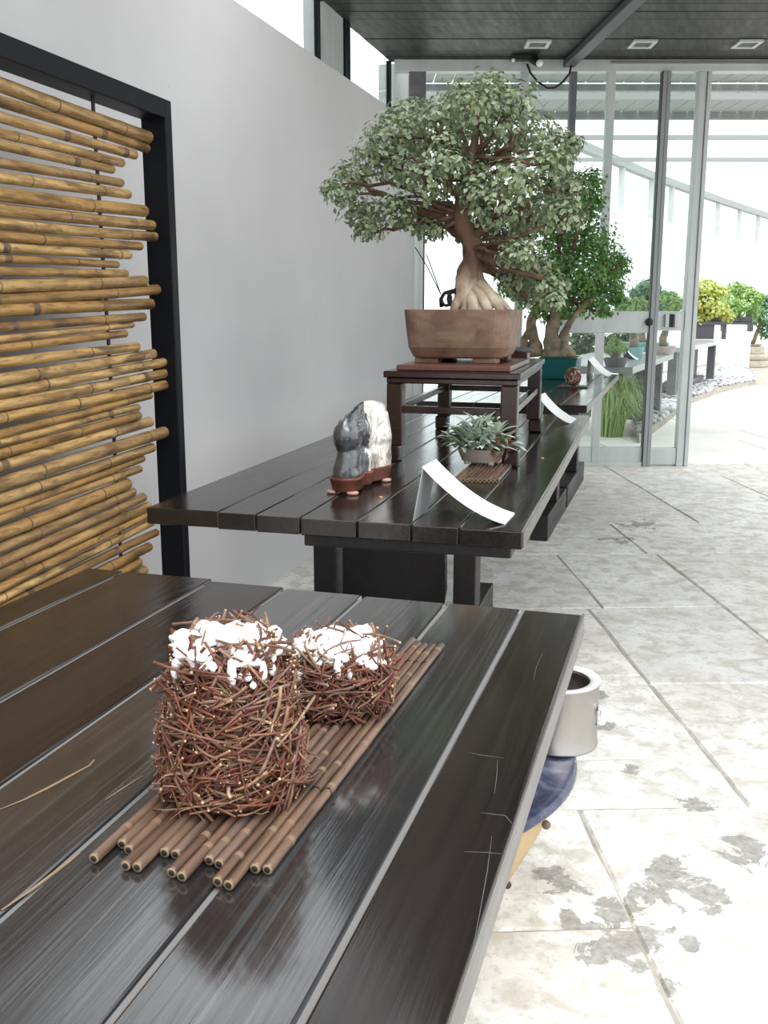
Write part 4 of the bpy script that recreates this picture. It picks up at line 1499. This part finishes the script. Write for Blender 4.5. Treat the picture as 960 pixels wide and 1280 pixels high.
b1 = thing('potted_bonsai', tuple(PC), 'large grey green bonsai in a rectangular brown clay pot', 'bonsai', 'bonsai trees on the indoor tables')
m = MB()
rt = math.radians(2)
rloft(m, [(.125, .13, .03, .014), (.133, .138, .04, .018), (.146, .152, .05, .045), (.153, .16, .055, .10), (.157, .164, .055, PH - .006), (.157, .164, .055, PH), (.145, .152, .045, PH), (.143, .15, .045, PH - .012)], PC, rt)
pt1 = m.build('pot', M['pot_brown'], b1, smooth=False, bevel=.002)
for u in (-1, 1):
    for v in (-1, 1):
        MB().box(PC.x + u * .085 - .035, PC.x + u * .085 + .035, PC.y + v * .10 - .03, PC.y + v * .10 + .03, TZ, TZ + .0145).build('foot', M['pot_brown'], pt1, bevel=.003)
m = MB(); rloft(m, [(.142, .149, .045, PH - .014), (.11, .12, .04, PH - .002)], PC, rt); m.build('soil', M['soil'], b1, smooth=True)
YT = 2.95
def ty(x, y, dy=0): return at_y(x, y, YT + dy)
pxm = depth(ty(590, 350)) / F
m = MB()
trunk = [(596, 386, 30), (592, 372, 24), (588, 355, 18), (588, 340, 15), (591, 325, 13), (590, 310, 12.5), (583, 292, 12), (578, 272, 11), (580, 250, 10), (588, 225, 9), (592, 200, 7), (594, 170, 5), (598, 140, 3)]
pts = [ty(x, y) for x, y, r in trunk]; pts[0].z = 1.095
sp_ = smooth_path(pts, 4)
rad_ = []
for i in range(len(trunk) - 1):
    for j in range(4): rad_.append((trunk[i][2] + (trunk[i + 1][2] - trunk[i][2]) * j / 4) * pxm)
rad_.append(trunk[-1][2] * pxm)
m.tube(sp_, rad_, 18)
for i, v in enumerate(m.v):
    m.v[i] = v + Vector((noise.noise(v * 22), noise.noise(v * 22 + Vector((9, 3, 1))), 0)) * .010 + Vector((noise.noise(v * 55), noise.noise(v * 55 + Vector((5, 3, 1))), 0)) * .004
tk = m.build('trunk', M['bark'], b1, smooth=True)
m = MB()
for (xa, ya, ra), (xb, yb, rb) in (((600, 355, 9), (628, 383, 5)), ((596, 362, 10), (612, 384, 6)), ((606, 362, 6), (640, 384, 3)), ((580, 366, 8), (566, 385, 5)), ((590, 368, 10), (592, 388, 8))):
    a, b = ty(xa, ya, -.03), ty(xb, yb, -.07); b.z = min(b.z, 1.094)
    a_ = a.lerp(b, .5) + Vector((0, 0, .008))
    m.tube([a, a_, b], [ra * pxm, (ra + rb) / 2 * pxm, rb * pxm], 8)
m.build('roots', M['bark'], tk, smooth=True)
m = MB()
for cx, rx, ry in ((558, 6, 8), (567, 7, 9)):
    P_ = []
    for i in range(13):
        a = math.pi * 2 * i / 12
        P_.append(ty(cx + rx * math.cos(a), 374 - ry * math.sin(a), -.02))
    m.tube(P_, 2.0 * pxm, 6)
m.tube([ty(552, 384, -.02), ty(551, 374, -.02), ty(556, 366, -.02), ty(572, 362, -.02), ty(582, 350, -.01)], [2.6 * pxm, 2.4 * pxm, 2.2 * pxm, 3 * pxm, 3 * pxm], 7)
m.build('aerial_root', M['wire'], tk, smooth=True)
m = MB()
m.tube([ty(519, 309), ty(535, 335), ty(551, 368)], .0016, 5); m.tube([ty(533, 318), ty(543, 345), ty(551, 368)], .0016, 5)
m.build('guy_wire', M['wire'], b1)

crown1 = [(612, 108, 28), (575, 122, 30), (640, 126, 30), (600, 130, 34), (545, 150, 34), (510, 140, 24), (490, 162, 30), (570, 160, 30), (618, 155, 30), (655, 158, 34), (690, 180, 28), (712, 178, 14), (470, 190, 28), (440, 218, 26), (425, 240, 20), (452, 262, 28), (500, 205, 34), (535, 225, 28), (600, 218, 30), (645, 222, 32), (690, 225, 28), (715, 232, 16), (462, 285, 18), (495, 262, 28), (525, 268, 30), (565, 250, 26), (620, 255, 34), (665, 262, 34), (700, 265, 28), (540, 285, 16), (625, 300, 26), (650, 315, 24), (665, 335, 28), (640, 345, 20), (685, 355, 22), (660, 365, 18), (690, 372, 12), (560, 200, 24), (580, 285, 20), (413, 232, 10), (600, 235, 26), (630, 185, 22), (520, 180, 26), (555, 178, 20), (650, 282, 26), (605, 275, 24), (695, 200, 18)]
forks = [ty(583, 292), ty(578, 268), ty(588, 225), ty(592, 195), ty(590, 308)]
m = MB(); bl = []
for x, y, r in crown1:
    rr_ = r * pxm
    dy = R.uniform(-.16, .20)
    c_ = ty(x, y, dy)
    bl.append((c_, rr_))
    fk = min(forks, key=lambda f: (f - c_).length + (0 if f.z < c_.z + .05 else .25))
    branch(m, fk, c_ - Vector((0, 0, rr_ * .3)), .008, .003, .16, 5, 7)
    for _ in range(3): branch(m, c_ - Vector((0, 0, rr_ * .3)), c_ + rv() * rr_ * .8, .005, .002, .2, 4, 3)
for xy in (((585, 300), (500, 255)), ((582, 280), (455, 225)), ((585, 255), (515, 195)), ((590, 225), (530, 170)), ((588, 260), (670, 225)), ((588, 300), (665, 255)), ((592, 312), (680, 350)), ((590, 215), (650, 160)), ((588, 330), (660, 372))):
    branch(m, ty(*xy[0]), ty(*xy[1], R.uniform(-.08, .08)), .017, .006, .13, 7, 7)
m.build('branches', M['bark_dark'], b1, smooth=True)
for c_, rr_ in bl:
    m = MB()
    blob_leaves(m, c_, rr_ * 1.12, int(110 + 310 * (rr_ / .08) ** 2 * .62), .021, .0068, .70, .7, .3)
    m.build('leaf_cluster', M['leaf_grey'], b1, kind='stuff')

# flat dark stone behind the brown pot
fs0 = sp2(.75, .78)
fst = thing('flat_stone', (fs0.x, fs0.y, SZ), 'flat dark grey stone on the back of the dark stand behind the brown pot', 'stone')
m = MB(); m.ico((fs0.x + .03, fs0.y, SZ + .035), .05, 3, 0, (1.0, .8, .22), .25, 2); m.build('slab', M['grey_timber'], fst, smooth=True)
MB().box(fs0.x, fs0.x + .06, fs0.y - .03, fs0.y + .03, SZ + .0002, SZ + .028).build('base', M['redwood'], fst, bevel=.003)

# second bonsai, teal pot, far table
Y2 = 6.30
k2 = None
q0, q1 = at_y(674, 470, Y2 - .1), at_y(722, 470, Y2 - .1)
P2 = Vector(((q0.x + q1.x) / 2, Y2, T))
hw2 = (q1.x - q0.x) / 2
b2 = thing('potted_bonsai', tuple(P2), 'bright green bonsai with gnarled trunk in a teal glazed pot', 'bonsai', 'bonsai trees on the indoor tables')
m = MB()
zt2 = at_y(700, 447, Y2 - .1).z - T
rloft(m, [(hw2 * .88, .12, .01, .0), (hw2 * .9, .125, .012, .01), (hw2, .14, .014, zt2 - .01), (hw2 * 1.03, .145, .014, zt2), (hw2 * .95, .13, .01, zt2), (hw2 * .93, .128, .01, zt2 - .012)], P2)
m.build('pot', M['teal'], b2, bevel=.002)
m = MB(); rloft(m, [(hw2 * .93, .128, .01, zt2 - .014), (hw2 * .7, .09, .01, zt2 + .004)], P2); m.build('soil', M['soil'], b2)
def t2y(x, y, dy=0): return at_y(x, y, Y2 + dy)
p2m = depth(t2y(690, 400)) / F
m = MB()
for path in ([(694, 449, 17), (692, 436, 12), (690, 420, 8), (692, 400, 6), (700, 370, 5), (715, 330, 3)], [(702, 449, 12), (703, 432, 7), (708, 412, 5), (720, 392, 4), (745, 370, 2)], [(670, 446, 9), (668, 425, 7), (664, 405, 6), (672, 385, 5), (690, 350, 3)], [(712, 449, 10), (708, 440, 8), (700, 430, 6)], [(682, 449, 10), (688, 440, 8), (692, 430, 6)], [(662, 440, 6), (655, 425, 5), (668, 408, 4)]):
    P_ = [t2y(x, y) for x, y, r in path]
    P_[0].z = max(P_[0].z, T + zt2 - .01)
    m.tube(smooth_path(P_, 3), [path[min(i // 3, len(path) - 1)][2] * p2m for i in range(3 * (len(path) - 1) + 1)], 10)
for i, v in enumerate(m.v): m.v[i] = v + Vector((noise.noise(v * 18), noise.noise(v * 18 + Vector((9, 3, 1))), 0)) * .014
m.build('trunk', M['bark_grey'], b2, smooth=True)
crown2 = [(700, 290, 38), (738, 298, 32), (760, 325, 26), (690, 335, 40), (732, 340, 38), (765, 352, 20), (710, 372, 32), (680, 375, 26), (742, 372, 26), (640, 300, 28), (720, 258, 32), (738, 225, 18), (700, 232, 28), (660, 268, 30), (776, 330, 12), (655, 340, 24), (772, 372, 10), (640, 360, 18), (755, 388, 10), (690, 395, 14), (740, 250, 16)]
m = MB()
for x, y, r in crown2:
    c_ = t2y(x, y, R.uniform(-.25, .3))
    branch(m, t2y(700, 365), c_, .018, .006, .12)
m.build('branches', M['bark_dark'], b2, smooth=True)
for x, y, r in crown2:
    m = MB()
    c_ = t2y(x, y, R.uniform(-.2, .25))
    blob_leaves(m, c_, r * p2m * 1.08, int(130 + .62 * r * r), .028, .0095, .8, .6, .25)
    m.build('leaf_cluster', M['leaf_bright'], b2, kind='stuff')

# little twig ball on its mat
p0 = at_z(716, 484, T)
lm = thing('twig_mat', (p0.x, p0.y, T), 'tiny dark mat under the twig ball on the far table', 'mat')
for i in range(6):
    MB().box(p0.x - .085 + i * .029, p0.x - .085 + i * .029 + .026, p0.y - .06, p0.y + .07, T, T + .008).build('slat', M['cane'], lm, bevel=.002)
br = 10.5 * depth(p0) / F
tb = thing('twig_ball', (p0.x, p0.y, T + .008), 'small speckled ball of twigs on a tiny mat beside the teal pot', 'ornament')
MB().ico((p0.x, p0.y, T + .008 + br * 1.08), br * .93, 3, 0, (1, 1, 1.15), .12, 6).build('core', M['bark_dark'], tb, smooth=True)
SM = twig_mesh(.026, .0045, .004, 1).build('twig', [M['chip'], M['chip']], None, smooth=True, link=False)
for i in range(120):
    u = rv()
    if u.z < -.75: continue
    x = u.cross(rv()).normalized(); y = u.cross(x); 
    mt = Matrix((x, y, u)).transposed().to_4x4(); mt.translation = Vector((p0.x, p0.y, T + .008 + br * 1.10)) + Vector((u.x, u.y, u.z * 1.15)) * br * .93
    inst('twig', SM, tb, mt)

# ================================================================== DRUM STOOL AND TIN AT THE RIGHT OF THE NEAR TABLE
dc = Vector((-.525, 1.640, 0))
ds = thing('drum_stool', tuple(dc), 'big round tan drum with a blue glazed top, under the near table edge', 'stool')
dbody = MB().lathe([(.22, 0), (.235, .01), (.285, .09), (.335, .19), (.362, .262), (.364, .272)], dc, 72).build('body', M['tan_glaze'], ds, smooth=True)
MB().lathe([(.366, .272), (.382, .277), (.390, .286), (.388, .296), (.380, .300), (.368, .299), (.30, .2985), (.10, .298), (.02, .298)], dc, 72).build('top', M['blue_glaze'], ds, smooth=True)
for k_ in range(34):
    a = 2 * math.pi * k_ / 22
    for r, z in ((.366, .245), (.272, .055)):
        MB().ico((dc.x + r * math.cos(a), dc.y + r * math.sin(a), z), .008, 2).build('boss', M['boss'], dbody, smooth=True)
cc = Vector((-.184, 1.757, .3002))
cn = thing('tin_can', tuple(cc), 'empty silver tin can standing on the blue stool top', 'can')
cr, chh = .074, .126
MB().lathe([(cr, 0), (cr + .0015, .002), (cr + .0015, .005), (cr, .007), (cr, chh - .006), (cr + .0015, chh - .004), (cr + .002, chh - .001), (cr, chh), (cr - .004, chh - .001), (cr - .016, chh - .004), (cr - .018, chh - .007), (cr - .017, chh - .010), (cr - .004, chh - .012), (cr - .003, .006), (.002, .005)], cc, 48).build('body', M['steel'], cn, smooth=True)
m = MB()
m.tube([cc + Vector((cr + .0005, -.01, chh * .62)), cc + Vector((cr + .009, -.01, chh * .60)), cc + Vector((cr + .009, -.01, chh * .40)), cc + Vector((cr + .0005, -.01, chh * .38))], .006, 8)
m.build('handle_lug', M['cloudy'], cn, smooth=True)
MB().lathe([(cr + .001, chh - .002), (cr + .0025, chh), (cr - .002, chh + .0012), (cr - .017, chh - .002), (cr - .017, chh - .0035), (cr - .002, chh - .002), (cr + .001, chh - .002)], cc, 48, caps=False).build('rim', M['rim'], cn, smooth=True, label='bright polished rim')
